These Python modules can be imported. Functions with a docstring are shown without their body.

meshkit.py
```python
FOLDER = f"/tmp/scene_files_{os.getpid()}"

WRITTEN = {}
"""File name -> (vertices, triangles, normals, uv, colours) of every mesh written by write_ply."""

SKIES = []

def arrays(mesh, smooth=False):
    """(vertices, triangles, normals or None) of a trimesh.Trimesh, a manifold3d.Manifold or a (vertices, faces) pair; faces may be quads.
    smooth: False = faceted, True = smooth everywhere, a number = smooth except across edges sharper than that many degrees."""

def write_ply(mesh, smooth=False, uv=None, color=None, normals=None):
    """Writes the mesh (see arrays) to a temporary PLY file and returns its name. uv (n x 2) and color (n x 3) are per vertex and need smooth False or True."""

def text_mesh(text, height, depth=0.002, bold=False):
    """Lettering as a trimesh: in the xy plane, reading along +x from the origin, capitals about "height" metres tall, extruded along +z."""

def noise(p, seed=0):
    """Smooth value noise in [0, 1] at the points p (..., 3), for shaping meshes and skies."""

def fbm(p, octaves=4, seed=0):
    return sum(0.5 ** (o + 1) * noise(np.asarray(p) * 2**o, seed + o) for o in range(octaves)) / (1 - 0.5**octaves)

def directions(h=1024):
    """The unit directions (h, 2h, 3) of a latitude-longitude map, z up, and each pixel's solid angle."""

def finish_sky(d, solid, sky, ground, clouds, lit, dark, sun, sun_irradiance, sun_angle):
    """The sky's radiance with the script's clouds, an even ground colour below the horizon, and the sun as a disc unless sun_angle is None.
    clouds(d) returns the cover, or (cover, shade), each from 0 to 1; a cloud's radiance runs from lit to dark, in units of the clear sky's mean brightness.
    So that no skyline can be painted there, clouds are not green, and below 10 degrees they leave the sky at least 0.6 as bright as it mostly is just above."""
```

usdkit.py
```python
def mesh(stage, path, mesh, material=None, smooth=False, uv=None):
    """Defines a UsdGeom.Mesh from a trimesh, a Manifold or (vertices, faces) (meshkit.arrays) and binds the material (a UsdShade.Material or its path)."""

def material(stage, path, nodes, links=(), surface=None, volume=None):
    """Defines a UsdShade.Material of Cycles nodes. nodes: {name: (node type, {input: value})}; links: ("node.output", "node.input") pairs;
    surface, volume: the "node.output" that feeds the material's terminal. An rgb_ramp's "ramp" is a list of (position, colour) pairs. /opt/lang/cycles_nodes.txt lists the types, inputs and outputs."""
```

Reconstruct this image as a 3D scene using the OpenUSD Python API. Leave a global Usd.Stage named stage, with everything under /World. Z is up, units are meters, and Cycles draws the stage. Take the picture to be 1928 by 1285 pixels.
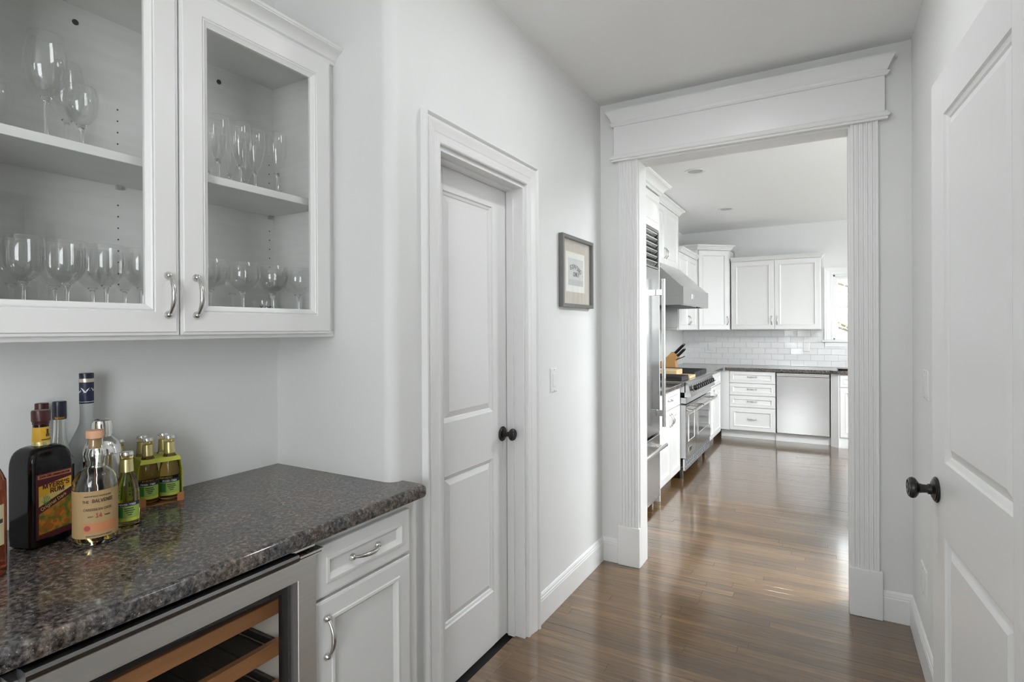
import math, random
import numpy as np, trimesh, shapely
from shapely.geometry import Polygon
import usdkit, meshkit
from pxr import Usd, UsdGeom, UsdLux, UsdShade, Gf, Sdf

stage = Usd.Stage.CreateInMemory()
UsdGeom.SetStageUpAxis(stage, 'Z'); UsdGeom.SetStageMetersPerUnit(stage, 1.0)
UsdGeom.Xform.Define(stage, '/World'); UsdGeom.Scope.Define(stage, '/World/Looks')
rnd = random.Random(7)
V = np.array

# ------------------------------------------------------------------ camera, sky, area lights, exposure
EXPOSURE = 1.22
def make_camera():
    f, yaw, pitch, roll, sy = 1038.915, 0.519312254, -0.00207805503, -0.00497948814, -20.8739
    fw = V([-math.sin(yaw)*math.cos(pitch), math.cos(yaw)*math.cos(pitch), math.sin(pitch)])
    r0 = V([math.cos(yaw), math.sin(yaw), 0]); u0 = np.cross(r0, fw)
    r = r0*math.cos(roll)+u0*math.sin(roll); u = -r0*math.sin(roll)+u0*math.cos(roll)
    cam = UsdGeom.Camera.Define(stage, '/World/camera')
    m = Gf.Matrix4d(*r, 0, *u, 0, *(-fw), 0, 0, 0, 1.40, 1)
    cam.AddTransformOp().Set(m)
    cam.CreateHorizontalApertureAttr(36.0); cam.CreateVerticalApertureAttr(36.0*1285/1928)
    cam.CreateFocalLengthAttr(36.0*f/1928); cam.CreateVerticalApertureOffsetAttr(36.0*sy/1928)
    cam.CreateClippingRangeAttr(Gf.Vec2f(0.02, 200)); cam.CreateExposureAttr(EXPOSURE)
make_camera()
def rect_light(name, pos, facing, w, h, power, color=(1, 1, 1)):
    l = UsdLux.RectLight.Define(stage, '/World/'+name)
    z = -V(facing, float)/np.linalg.norm(facing)
    x = np.cross([0, 0, 1.0], z); x = V([1.0, 0, 0]) if np.linalg.norm(x) < 1e-6 else x/np.linalg.norm(x)
    y = np.cross(z, x)
    l.AddTransformOp().Set(Gf.Matrix4d(*x, 0, *y, 0, *z, 0, *map(float, pos), 1))
    l.CreateWidthAttr(w); l.CreateHeightAttr(h); l.CreateIntensityAttr(power); l.CreateColorAttr(Gf.Vec3f(*color))
    return l
dome = UsdLux.DomeLight.Define(stage, '/World/sky'); dome.CreateIntensityAttr(0.72); dome.CreateColorAttr(Gf.Vec3f(0.93, 0.97, 1.0))
# daylight at the kitchen's window wall (right of the opening, out of frame) and at the window behind the camera
rect_light('daylight_kitchen_far', (4.05, 6.75, 0.95), (-0.8, 0, 0.6), 1.5, 2.0, 0.4, (0.96, 0.98, 1.0))
rect_light('daylight_skylight', (1.3, 4.35, 2.98), (0, 0, -1), 1.4, 1.4, 14.0, (0.93, 0.97, 1.0))
rect_light('daylight_hall', (0.43, -1.9, 1.55), (-1, 0, 0), 1.6, 1.6, 2.6, (0.97, 0.985, 1.0))
rect_light('daylight_rear', (-0.85, -3.56, 1.65), (0, 1, 0), 0.6, 1.4, 1.3, (0.97, 0.985, 1.0))

# ------------------------------------------------------------------ materials
def mat(name, color, rough=0.5, metal=0.0, **kw):
    return usdkit.material(stage, '/World/Looks/'+name, {'p': ('principled_bsdf', {'base_color': color, 'roughness': rough, 'metallic': metal, **kw})}, surface='p.BSDF')
def noisy(name, c1, c2, scale, rough=0.5, stretch=(1, 1, 1), bump=0.0, metal=0.0, detail=4, lo=0.35, hi=0.65, **kw):
    n = {'tc': ('texture_coordinate', {}), 'm': ('mapping', {'scale': stretch}), 'n': ('noise_texture', {'scale': scale, 'detail': detail}),
         'r': ('rgb_ramp', {'ramp': [(lo, c1), (hi, c2)]}), 'p': ('principled_bsdf', {'roughness': rough, 'metallic': metal, **kw})}
    l = [('tc.object', 'm.vector'), ('m.vector', 'n.vector'), ('n.fac', 'r.fac'), ('r.color', 'p.base_color')]
    if bump:
        n['b'] = ('bump', {'strength': bump, 'distance': 0.002}); l += [('n.fac', 'b.height'), ('b.normal', 'p.normal')]
    return usdkit.material(stage, '/World/Looks/'+name, n, l, surface='p.BSDF')
WALL = noisy('wall_paint', (0.762, 0.768, 0.758), (0.776, 0.782, 0.772), 3, 0.6)
CEIL = mat('ceiling_paint', (0.88, 0.88, 0.875), 0.7)
TRIM = mat('trim_paint', (0.82, 0.82, 0.815), 0.33)
CAB = mat('cabinet_paint', (0.80, 0.80, 0.79), 0.35)
CABIN = noisy('cabinet_interior', (0.70, 0.70, 0.68), (0.74, 0.74, 0.72), 6, 0.45, stretch=(1, 1, 8))
PLASTIC = mat('white_plastic', (0.80, 0.80, 0.79), 0.3)
NICKEL = mat('brushed_nickel', (0.62, 0.61, 0.59), 0.22, 1.0)
STEEL = noisy('stainless_steel', (0.50, 0.505, 0.505), (0.53, 0.53, 0.53), 5, 0.18, stretch=(1, 1, 30), metal=1.0)
STEELB = noisy('brushed_steel', (0.86, 0.86, 0.85), (0.90, 0.90, 0.89), 5, 0.42, stretch=(1, 1, 40), metal=1.0)
STEELD = mat('dark_steel', (0.22, 0.22, 0.22), 0.25, 1.0)
CHROME = mat('polished_steel', (0.75, 0.74, 0.72), 0.08, 1.0)
BRONZE = mat('dark_bronze', (0.035, 0.033, 0.032), 0.22, 0.6)
BLACK = mat('black_enamel', (0.012, 0.012, 0.014), 0.25)
IRON = mat('cast_iron', (0.02, 0.021, 0.024), 0.45)
DARKHOLE = mat('dark_hole', (0.02, 0.02, 0.02), 0.7)
WOOD_RACK = noisy('rack_wood', (0.36, 0.16, 0.065), (0.50, 0.24, 0.10), 18, 0.4, stretch=(1, 0.08, 1))
WOOD_BLOCK = noisy('block_wood', (0.50, 0.25, 0.08), (0.60, 0.33, 0.12), 14, 0.45, stretch=(6, 6, 0.6))
WOOD_PALE = noisy('pale_wood', (0.62, 0.44, 0.22), (0.72, 0.55, 0.32), 14, 0.5, stretch=(1, 8, 8))
BEIGE = mat('cooler_interior', (0.75, 0.69, 0.60), 0.4)
TILE = mat('white_tile', (0.80, 0.80, 0.80), 0.06)
GROUT = mat('grout', (0.70, 0.70, 0.69), 0.8)
def pane(name, tint=(0.97, 0.98, 0.975), f0=0.045, rough=0.0, power=5.0):
    """See-through sheet: plain transparency mixed with a mirror by how grazing the view is."""
    return usdkit.material(stage, '/World/Looks/'+name, {'w': ('layer_weight', {'blend': 0.5}), 'e': ('math', {'math_type': 'power', 'value2': power}), 'm': ('math', {'math_type': 'multiply_add', 'value2': 1-f0, 'value3': f0}),
        't': ('transparent_bsdf', {'color': tint}), 'g': ('glossy_bsdf', {'color': (1, 1, 1), 'roughness': rough}), 'x': ('mix_closure', {})},
        [('w.facing', 'e.value1'), ('e.value', 'm.value1'), ('m.value', 'x.fac'), ('t.BSDF', 'x.closure1'), ('g.BSDF', 'x.closure2')], surface='x.closure')
PANE = pane('window_pane')
STEMWARE = usdkit.material(stage, '/World/Looks/thin_crystal', {'p': ('principled_bsdf', {'base_color': (1, 1, 1), 'roughness': 0.0, 'transmission_weight': 1.0, 'ior': 1.45, 'thin_wall': True})}, surface='p.BSDF')
TINTED = pane('tinted_pane', (0.9, 0.9, 0.9))
GLASS = mat('solid_glass', (1, 1, 1), 0.0, transmission_weight=1.0, ior=1.48)
FROST = mat('frosted_glass', (0.80, 0.83, 0.82), 0.35, transmission_weight=0.55, ior=1.4)
def granite():
    n = {'tc': ('texture_coordinate', {}), 'a': ('noise_texture', {'scale': 95, 'detail': 4, 'roughness': 0.65}), 'b': ('noise_texture', {'scale': 9, 'detail': 3}),
         'v': ('voronoi_texture', {'scale': 150}), 'w': ('noise_texture', {'scale': 230, 'detail': 2}),
         'ra': ('rgb_ramp', {'ramp': [(0.32, (0.012, 0.012, 0.013)), (0.46, (0.072, 0.066, 0.062)), (0.58, (0.155, 0.142, 0.130)), (0.72, (0.29, 0.27, 0.25))]}),
         'rb': ('rgb_ramp', {'ramp': [(0.35, (0.75, 0.78, 0.85)), (0.65, (1.15, 1.0, 0.88))]}), 'mx': ('mix', {'mix_type': 'multiply', 'fac': 1.0}),
         'rw': ('rgb_ramp', {'ramp': [(0.66, (0, 0, 0)), (0.75, (0.35, 0.35, 0.34))]}), 'ad': ('mix', {'mix_type': 'add', 'fac': 1.0}),
         'p': ('principled_bsdf', {'roughness': 0.09, 'specular_ior_level': 0.6})}
    return usdkit.material(stage, '/World/Looks/granite', n, [('tc.object', 'a.vector'), ('tc.object', 'b.vector'), ('tc.object', 'w.vector'), ('a.fac', 'ra.fac'), ('b.fac', 'rb.fac'),
        ('ra.color', 'mx.color1'), ('rb.color', 'mx.color2'), ('mx.color', 'ad.color1'), ('w.fac', 'rw.fac'), ('rw.color', 'ad.color2'), ('ad.color', 'p.base_color')], surface='p.BSDF')
GRANITE = granite()
def oak(name, source):
    n = {'geo': ('geometry', {}), 'oi': ('object_info', {}), 'rm': ('math', {'math_type': 'multiply', 'value2': 37.0}), 'cx': ('combine_xyz', {}), 'add': ('vector_math', {'math_type': 'add'}),
         'm1': ('mapping', {'scale': (1.3, 26, 1)}), 'n1': ('noise_texture', {'scale': 2.2, 'detail': 6, 'roughness': 0.6, 'distortion': 0.6}),
         'm2': ('mapping', {'scale': (5, 230, 1)}), 'n2': ('noise_texture', {'scale': 2.0, 'detail': 3}),
         'r1': ('rgb_ramp', {'ramp': [(0.25, (0.082, 0.042, 0.014)), (0.5, (0.15, 0.083, 0.031)), (0.75, (0.22, 0.13, 0.054))]}),
         'r2': ('rgb_ramp', {'ramp': [(0.38, (0.55, 0.52, 0.48)), (0.55, (1, 1, 1))]}), 'mx': ('mix', {'mix_type': 'multiply', 'fac': 0.6}),
         'hs': ('hsv', {'saturation': 1.0}), 'mr': ('map_range', {'from_min': 0.0, 'from_max': 1.0, 'to_min': 0.78, 'to_max': 1.25}),
         'b': ('bump', {'strength': 0.10, 'distance': 0.001}), 'p': ('principled_bsdf', {'roughness': 0.26, 'coat_weight': 1.0, 'coat_ior': 1.55, 'coat_roughness': 0.12, 'specular_ior_level': 0.5})}
    l = [(source, 'rm.value1'), ('rm.value', 'cx.x'), ('rm.value', 'cx.y'), ('geo.position', 'add.vector1'), ('cx.vector', 'add.vector2'), ('add.vector', 'm1.vector'), ('add.vector', 'm2.vector'),
         ('m1.vector', 'n1.vector'), ('m2.vector', 'n2.vector'), ('n1.fac', 'r1.fac'), ('n2.fac', 'r2.fac'), ('r1.color', 'mx.color1'), ('r2.color', 'mx.color2'), ('mx.color', 'hs.color'),
         (source, 'mr.value'), ('mr.result', 'hs.value'), ('hs.color', 'p.base_color'), ('n2.fac', 'b.height'), ('b.normal', 'p.normal')]
    return usdkit.material(stage, '/World/Looks/'+name, n, l, surface='p.BSDF')
OAK = oak('oak_plank', 'oi.random'); OAKFAR = oak('oak_far', 'geo.random_per_island')

# ------------------------------------------------------------------ helpers
counts = {}
def unique(parent, name):
    k = (parent, name); counts[k] = counts.get(k, -1)+1
    return name if counts[k] == 0 else f'{name}_{counts[k]:03d}'
def tag(prim, label=None, cat=None, group=None, kind=None):
    for k, v in (('label', label), ('category', cat), ('group', group), ('kind', kind)):
        if v: prim.SetCustomDataByKey(k, v)
    return prim
class Thing:
    """An Xform at the thing's base; parts are handed over in world coordinates unless local=True."""
    def __init__(s, name, loc=(0, 0, 0), label=None, cat=None, group=None, kind=None, rot=0.0):
        s.path = '/World/'+unique('/World', name); s.loc = V(loc, float); s.rot = rot
        x = UsdGeom.Xform.Define(stage, s.path); x.AddTranslateOp().Set(Gf.Vec3d(*map(float, loc)))
        x.AddRotateZOp().Set(math.degrees(rot)); s.prim = tag(x.GetPrim(), label, cat, group, kind)
    def add(s, name, mesh, m, parent=None, smooth=False, local=False, label=None, kind=None):
        base = parent or s.path
        path = base+'/'+unique(base, name)
        if isinstance(mesh, (list, tuple)) and not isinstance(mesh[0], np.ndarray): mesh = cat_(mesh)
        v, f = (V(mesh.vertices), V(mesh.faces)) if hasattr(mesh, 'vertices') else (V(mesh[0], float), V(mesh[1]))
        if not local:
            v = v - s.loc; c, n = math.cos(-s.rot), math.sin(-s.rot)
            v = v @ V([[c, -n, 0], [n, c, 0], [0, 0, 1]]).T
        g = usdkit.mesh(stage, path, trimesh.Trimesh(v, f, process=False), m, smooth=smooth)
        tag(g.GetPrim(), label, None, None, kind)
        return path
def single(name, mesh, m, label=None, cat=None, group=None, kind=None, smooth=False):
    if isinstance(mesh, (list, tuple)) and not isinstance(mesh[0], np.ndarray): mesh = cat_(mesh)
    g = usdkit.mesh(stage, '/World/'+unique('/World', name), mesh, m, smooth=smooth)
    return tag(g.GetPrim(), label, cat, group, kind)
def copy_of(src, loc, label, rot=0.0, group=None):
    name = src.path.split('/')[-1].rstrip('0123456789').rstrip('_')
    x = UsdGeom.Xform.Define(stage, '/World/'+unique('/World', name))
    x.AddTranslateOp().Set(Gf.Vec3d(*map(float, loc))); x.AddRotateZOp().Set(math.degrees(rot))
    p = x.GetPrim(); p.GetReferences().AddInternalReference(src.path); p.SetInstanceable(True)
    tag(p, label, src.prim.GetCustomDataByKey('category'), group or src.prim.GetCustomDataByKey('group'))
    return p
def cat_(ms):
    vs, fs, n = [], [], 0
    for m in ms:
        if isinstance(m, (list, tuple)) and not isinstance(m[0], np.ndarray): m = cat_(m)
        v, f = (V(m.vertices), V(m.faces)) if hasattr(m, 'vertices') else (V(m[0], float), V(m[1]))
        if f.shape[1] == 4: f = np.vstack([f[:, [0, 1, 2]], f[:, [0, 2, 3]]])
        vs.append(v); fs.append(f+n); n += len(v)
    return trimesh.Trimesh(np.vstack(vs), np.vstack(fs), process=False)
def bx(x0, x1, y0, y1, z0, z1, b=0.0):
    """A box; b chamfers its edges."""
    if b <= 0:
        m = trimesh.creation.box([x1-x0, y1-y0, z1-z0]); m.apply_translation([(x0+x1)/2, (y0+y1)/2, (z0+z1)/2]); return m
    p = []
    for i, (sx, sy, sz) in enumerate(np.ndindex(2, 2, 2)):
        c = V([x1 if sx else x0, y1 if sy else y0, z1 if sz else z0]); d = V([-b if sx else b, -b if sy else b, -b if sz else b])
        for k in range(3):
            e = d.copy(); e[k] = 0; p.append(c+e)
    return trimesh.convex.convex_hull(V(p))
def prism(poly, z0, z1):
    """A plan polygon extruded upward."""
    p = poly if isinstance(poly, Polygon) else Polygon(poly)
    m = trimesh.creation.extrude_polygon(p, z1-z0, engine='earcut'); m.apply_translation([0, 0, z0]); return m
def frame(O, A, N):
    O, A, N = V(O, float), V(A, float), V(N, float)
    def to(m):
        v, f = (V(m.vertices), V(m.faces)) if hasattr(m, 'vertices') else (V(m[0], float), V(m[1]))
        w = O + v[:, :1]*A + v[:, 1:2]*V([0, 0, 1.0]) + v[:, 2:3]*N
        if np.dot(np.cross(A, [0, 0, 1]), N) < 0: f = f[:, ::-1]
        return trimesh.Trimesh(w, f, process=False)
    return to
def nested(w, h, loops, a0=0.0, z0=0.0, cap=True, ring=False):
    """Concentric rectangles (inset, depth): the front of a door or drawer with its mouldings. Local axes: along, up, outward."""
    vs, fs = [], []
    for i, d in loops:
        vs += [(a0+i, z0+i, d), (a0+w-i, z0+i, d), (a0+w-i, z0+h-i, d), (a0+i, z0+h-i, d)]
    n = len(loops)
    for k in range(n-1):
        for j in range(4):
            a, b = 4*k+j, 4*k+(j+1) % 4
            fs.append((a, b, b+4, a+4))
    if ring:
        for j in range(4): fs.append((4*(n-1)+j, 4*(n-1)+(j+1) % 4, (j+1) % 4, j))
    else:
        if cap: fs.append(tuple(4*(n-1)+j for j in range(4)))
        fs.append((3, 2, 1, 0))
    f = V(fs); f = np.vstack([f[:, [0, 1, 2]], f[:, [0, 2, 3]]])
    return trimesh.Trimesh(V(vs, float), f, process=False)
def run(profile, p0, p1, out, up=(0, 0, 1), m0=0.0, m1=0.0):
    """A straight moulding: profile of (out, up) points from p0 to p1; m0, m1 mitre the ends (1 = 45 degrees, longer outward at p1 / earlier at p0)."""
    p0, p1, out, up = V(p0, float), V(p1, float), V(out, float), V(up, float)
    d = (p1-p0)/np.linalg.norm(p1-p0); pr = V(profile, float); n = len(pr)
    a = p0 + pr[:, :1]*out + pr[:, 1:]*up - pr[:, :1]*d*m0
    b = p1 + pr[:, :1]*out + pr[:, 1:]*up + pr[:, :1]*d*m1
    fs = [(i, (i+1) % n, n+(i+1) % n, n+i) for i in range(n)]
    v2, f2 = trimesh.creation.triangulate_polygon(Polygon(pr), engine='earcut')
    idx = V([np.argmin(((pr-q)**2).sum(1)) for q in v2])
    f = V(fs); f = np.vstack([f[:, [0, 1, 2]], f[:, [0, 2, 3]], idx[f2][:, ::-1], idx[f2]+n])
    m = trimesh.Trimesh(np.vstack([a, b]), f, process=False)
    trimesh.repair.fix_normals(m)
    return m
def tube(pts, radii, n=10, flat=None, caps=True):
    """A tube along points with a radius per point; flat=(axis, factor) squashes the section."""
    pts = V(pts, float); radii = np.broadcast_to(radii, len(pts)); vs, fs = [], []
    t = np.gradient(pts, axis=0); t /= np.linalg.norm(t, axis=1, keepdims=True)
    ref = V([0, 0, 1.0]) if abs(t[0][2]) < 0.7 else V([0.8, 0.6, 0])
    for p, d, r in zip(pts, t, radii):
        a = ref-d*np.dot(ref, d); a /= np.linalg.norm(a); ref = a; b = np.cross(d, a)
        for k in range(n):
            o = r*(math.cos(2*math.pi*k/n)*a+math.sin(2*math.pi*k/n)*b)
            if flat is not None: o = o - V(flat[0])*np.dot(o, flat[0])*(1-flat[1])
            vs.append(p+o)
    for i in range(len(pts)-1):
        for k in range(n):
            a, b = i*n+k, i*n+(k+1) % n; fs.append((a, b, b+n, a+n))
    f = V(fs); f = np.vstack([f[:, [0, 1, 2]], f[:, [0, 2, 3]]])
    if caps:
        e = (len(pts)-1)*n
        f = np.vstack([f, [(0, k+1, k) for k in range(1, n-1)], [(e, e+k, e+k+1) for k in range(1, n-1)]])
    m = trimesh.Trimesh(V(vs), f, process=False); trimesh.repair.fix_normals(m); return m
def lathe(profile, n=32, axis=None, at=(0, 0, 0)):
    """Revolves (radius, height) points about z, or about the given axis direction, at a point."""
    m = trimesh.creation.revolve(V(profile, float), sections=n)
    if axis is not None: m.apply_transform(trimesh.geometry.align_vectors([0, 0, 1], axis))
    m.apply_translation(at); return m
def smoothcurve(pts, n=6):
    """Catmull-Rom through 2-D points."""
    p = V(pts, float); p = np.vstack([2*p[0]-p[1], p, 2*p[-1]-p[-2]]); out = []
    for i in range(1, len(p)-2):
        for t in np.linspace(0, 1, n, endpoint=False):
            a, b, c, d = p[i-1:i+3]
            out.append(0.5*((2*b)+(-a+c)*t+(2*a-5*b+4*c-d)*t*t+(-a+3*b-3*c+d)*t**3))
    out.append(p[-2]); return V(out)
def flat_text(text, h, O, A, N, up=(0, 0, 1), width=None, lift=0.0004, bold=False):
    """Lettering lying on a flat face: origin O, reading along A, outward N."""
    m = meshkit.text_mesh(text, h, 0.0004, bold); v = V(m.vertices)
    if width: v[:, 0] *= width/(v[:, 0].max()-v[:, 0].min())
    v[:, 0] -= (v[:, 0].min()+v[:, 0].max())/2
    w = V(O, float)+v[:, :1]*V(A, float)+v[:, 1:2]*V(up, float)+(v[:, 2:]+lift)*V(N, float)
    return trimesh.Trimesh(w, m.faces, process=False)
def round_text(text, h, c, r, az, z, width=None, bold=False):
    """Lettering wrapped round a vertical cylinder (centre c, radius r), centred at azimuth az (radians, from +x)."""
    m = meshkit.text_mesh(text, h, 0.0003, bold); v = V(m.vertices)
    if width: v[:, 0] *= width/(v[:, 0].max()-v[:, 0].min())
    v[:, 0] -= (v[:, 0].min()+v[:, 0].max())/2
    a = az+v[:, 0]/r; rr = r+0.0004+v[:, 2]
    return trimesh.Trimesh(np.stack([c[0]+rr*np.cos(a), c[1]+rr*np.sin(a), z+v[:, 1]], 1), m.faces, process=False)
def wrap(c, r, z0, z1, a0, a1, t=0.0004, n=24):
    """A thin label wrapped round a cylinder between two azimuths."""
    vs, fs = [], []
    for k in range(n+1):
        a = a0+(a1-a0)*k/n
        for rr in (r, r+t):
            for z in (z0, z1): vs.append((c[0]+rr*math.cos(a), c[1]+rr*math.sin(a), z))
    for k in range(n):
        i = 4*k; j = i+4
        fs += [(i+2, j+2, j+3, i+3), (i, i+1, j+1, j), (i+1, i+3, j+3, j+1), (i, j, j+2, i+2)]
    fs += [(0, 2, 3, 1), (4*n, 4*n+1, 4*n+3, 4*n+2)]
    f = V(fs); return trimesh.Trimesh(V(vs), np.vstack([f[:, [0, 1, 2]], f[:, [0, 2, 3]]]), process=False)
def sheet(x0, x1, y0, y1, z0, z1, axis):
    """A pane seated in its frame: a box without the face that lies against the rebate (axis: which side is left open)."""
    m = bx(x0, x1, y0, y1, z0, z1); n = V([0.0, 0, 0]); n[abs(axis)-1] = math.copysign(1, axis)
    return trimesh.Trimesh(m.vertices, m.faces[m.face_normals @ n < 0.5], process=False)
def disc(c, r, N, t=0.001, n=16):
    return lathe([(0, 0), (r, 0), (r, t), (0, t)], n, N, c)
def bow_pull(O, A, N, L=0.098):
    """An arched cabinet pull: two round feet and a bow that swells in the middle. O is its middle, A its direction."""
    O, A, N = V(O, float), V(A, float), V(N, float); ms = []
    s = np.linspace(-1, 1, 17)
    pts = [O+A*(L/2*x)+N*(0.006+0.022*(1-abs(x)**2.2)) for x in s]
    ms.append(tube(pts, 0.0036+0.0026*(1-s**2)**1.5, 10))
    for e in (-1, 1):
        c = O+A*(e*L/2)
        ms.append(lathe([(0, 0), (0.0095, 0), (0.0100, 0.003), (0.0085, 0.006), (0.0065, 0.010), (0.0045, 0.0125), (0, 0.0135)], 14, N, c))
    return cat_(ms)

# ------------------------------------------------------------------ setting: floor, ceiling, walls
CH = 2.745
floor = Thing('floor', (0, 0, 0), 'dark walnut-stained oak strip floor with a satin finish', 'floor', kind='structure')
floor.add('subfloor', bx(-1.95, 3.75, -3.6, 8.25, -0.06, -0.019), DARKHOLE)
def plank(x0, x1, y0, y1):
    m = bx(x0+0.0003, x1-0.0003, y0+0.0002, y1-0.0002, -0.018, 0.0, 0.0005)
    c, tx, ty = V([(x0+x1)/2, (y0+y1)/2, 0]), rnd.gauss(0, 0.0012), rnd.gauss(0, 0.0006)
    v = V(m.vertices); v[:, 2] += (v[:, 1]-c[1])*tx+(v[:, 0]-c[0])*ty-0.0004
    return trimesh.Trimesh(v, m.faces, process=False)
PW = 0.0572
far = []
nrow = 0
for k in range(-62, 141):
    y0 = 0.02+k*PW; y1 = y0+PW; xa, xb = (-1.31, 0.36) if y1 < 3.24 else (-1.80, 3.6)
    if -0.4 < y0 < 1.46 or y0 < -0.4: xa = -1.31
    if y0 > 8.08: continue
    x = xa-rnd.uniform(0, 1.0)
    if y0 > 1.30 and y1 < 3.24: xa = -1.185
    while x < xb:
        L = rnd.uniform(0.55, 1.7); a, b = max(x, xa), min(x+L, xb); x += L
        if b-a < 0.01: continue
        if 1.30 < y0 < 4.75 and a < 0.62 and b > -1.32: floor.add('plank', plank(a, b, y0, y1), OAK)
        else: far.append(plank(a, b, y0, y1))
for y0, y1 in ((1.30, 1.58), (1.58, 2.19), (2.19, 3.25)):
    floor.add('plank', bx(-1.245, -1.1855, y0, y1-0.001, -0.018, -0.0002, 0.0008), OAK)
floor.add('far_planks', far, OAKFAR, kind='stuff')
single('ceiling', [bx(-1.95, 0.6, -3.6, 8.25, CH, CH+0.1), bx(2.0, 3.75, -3.6, 8.25, CH, CH+0.1), bx(0.6, 2.0, -3.6, 3.65, CH, CH+0.1), bx(0.6, 2.0, 5.05, 8.25, CH, CH+0.1), bx(0.55, 0.6, 3.6, 5.1, CH, CH+0.3), bx(2.0, 2.05, 3.6, 5.1, CH, CH+0.3), bx(0.6, 2.0, 3.6, 3.65, CH, CH+0.3), bx(0.6, 2.0, 5.05, 5.1, CH, CH+0.3)], CEIL, 'flat white plaster ceiling over hall and kitchen', 'ceiling', kind='structure')

DY0, DY1, DZ = 1.566, 2.196, 2.046          # the doorway in the left wall
arc = [(-1.23+0.04*math.sin(t), 1.36-0.04*math.cos(t)) for t in np.linspace(math.pi/2, 0, 12)]
wl = Thing('wall_left', (-1.25, 1.9, 0), 'off-white painted hall wall with a rounded corner at the bar niche', 'wall', kind='structure')
wl.add('wall_panel', [prism([(-1.19, DY0)]+arc+[(-1.86, 1.32), (-1.86, 1.44), (-1.31, 1.44), (-1.31, DY0)], 0, CH)], WALL, smooth=25)
wl.add('wall_panel', [bx(-1.31, -1.19, DY1, 3.30, 0, CH)], WALL)
wl.add('wall_panel', [bx(-1.31, -1.19, DY0, DY1, DZ, CH)], WALL)
single('wall_niche', bx(-1.86, -1.74, -0.42, 1.32, 0, CH), WALL, 'off-white back wall of the bar niche', 'wall', kind='structure')
single('wall_niche_side', prism([(-1.86, -0.42), (-1.19, -0.42), (-1.19, -3.6), (-1.31, -3.6), (-1.31, -0.54), (-1.86, -0.54)], 0, CH), WALL, 'off-white side wall closing the bar niche', 'wall', kind='structure')
single('wall_rear', [bx(-1.31, -1.15, -3.6, -3.5, 0, CH), bx(-0.55, 0.465, -3.6, -3.5, 0, CH), bx(-1.15, -0.55, -3.6, -3.5, 0, 0.95), bx(-1.15, -0.55, -3.6, -3.5, 2.35, CH)], WALL, 'off-white rear wall behind the viewpoint with a window opening', 'wall', kind='structure')
OX0, OX1, OZ = -0.952, 0.090, 2.376         # the cased opening
WY0, WY1 = 3.172, 3.300
single('wall_front', [bx(-1.19, OX0-0.012, WY0, WY1, 0, CH), bx(OX1+0.012, 3.7, WY0, WY1, 0, CH), bx(OX0-0.012, OX1+0.012, WY0, WY1, OZ+0.012, CH), bx(-1.95, -1.31, WY0, WY1, 0, CH)], WALL, 'off-white wall with the wide cased opening to the kitchen', 'wall', kind='structure')
RY0, RY1 = 0.475, 1.155                     # the doorway in the right wall
single('wall_right', [bx(0.345, 0.465, -3.6, -2.7, 0, CH), bx(0.345, 0.465, -1.1, RY0, 0, CH), bx(0.345, 0.465, -2.7, -1.1, 0, 0.75), bx(0.345, 0.465, -2.7, -1.1, 2.35, CH), bx(0.345, 0.465, RY1, WY0, 0, CH), bx(0.345, 0.465, RY0, RY1, 2.046, CH)], WALL, 'off-white painted hall wall on the right behind the open door', 'wall', kind='structure')
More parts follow.
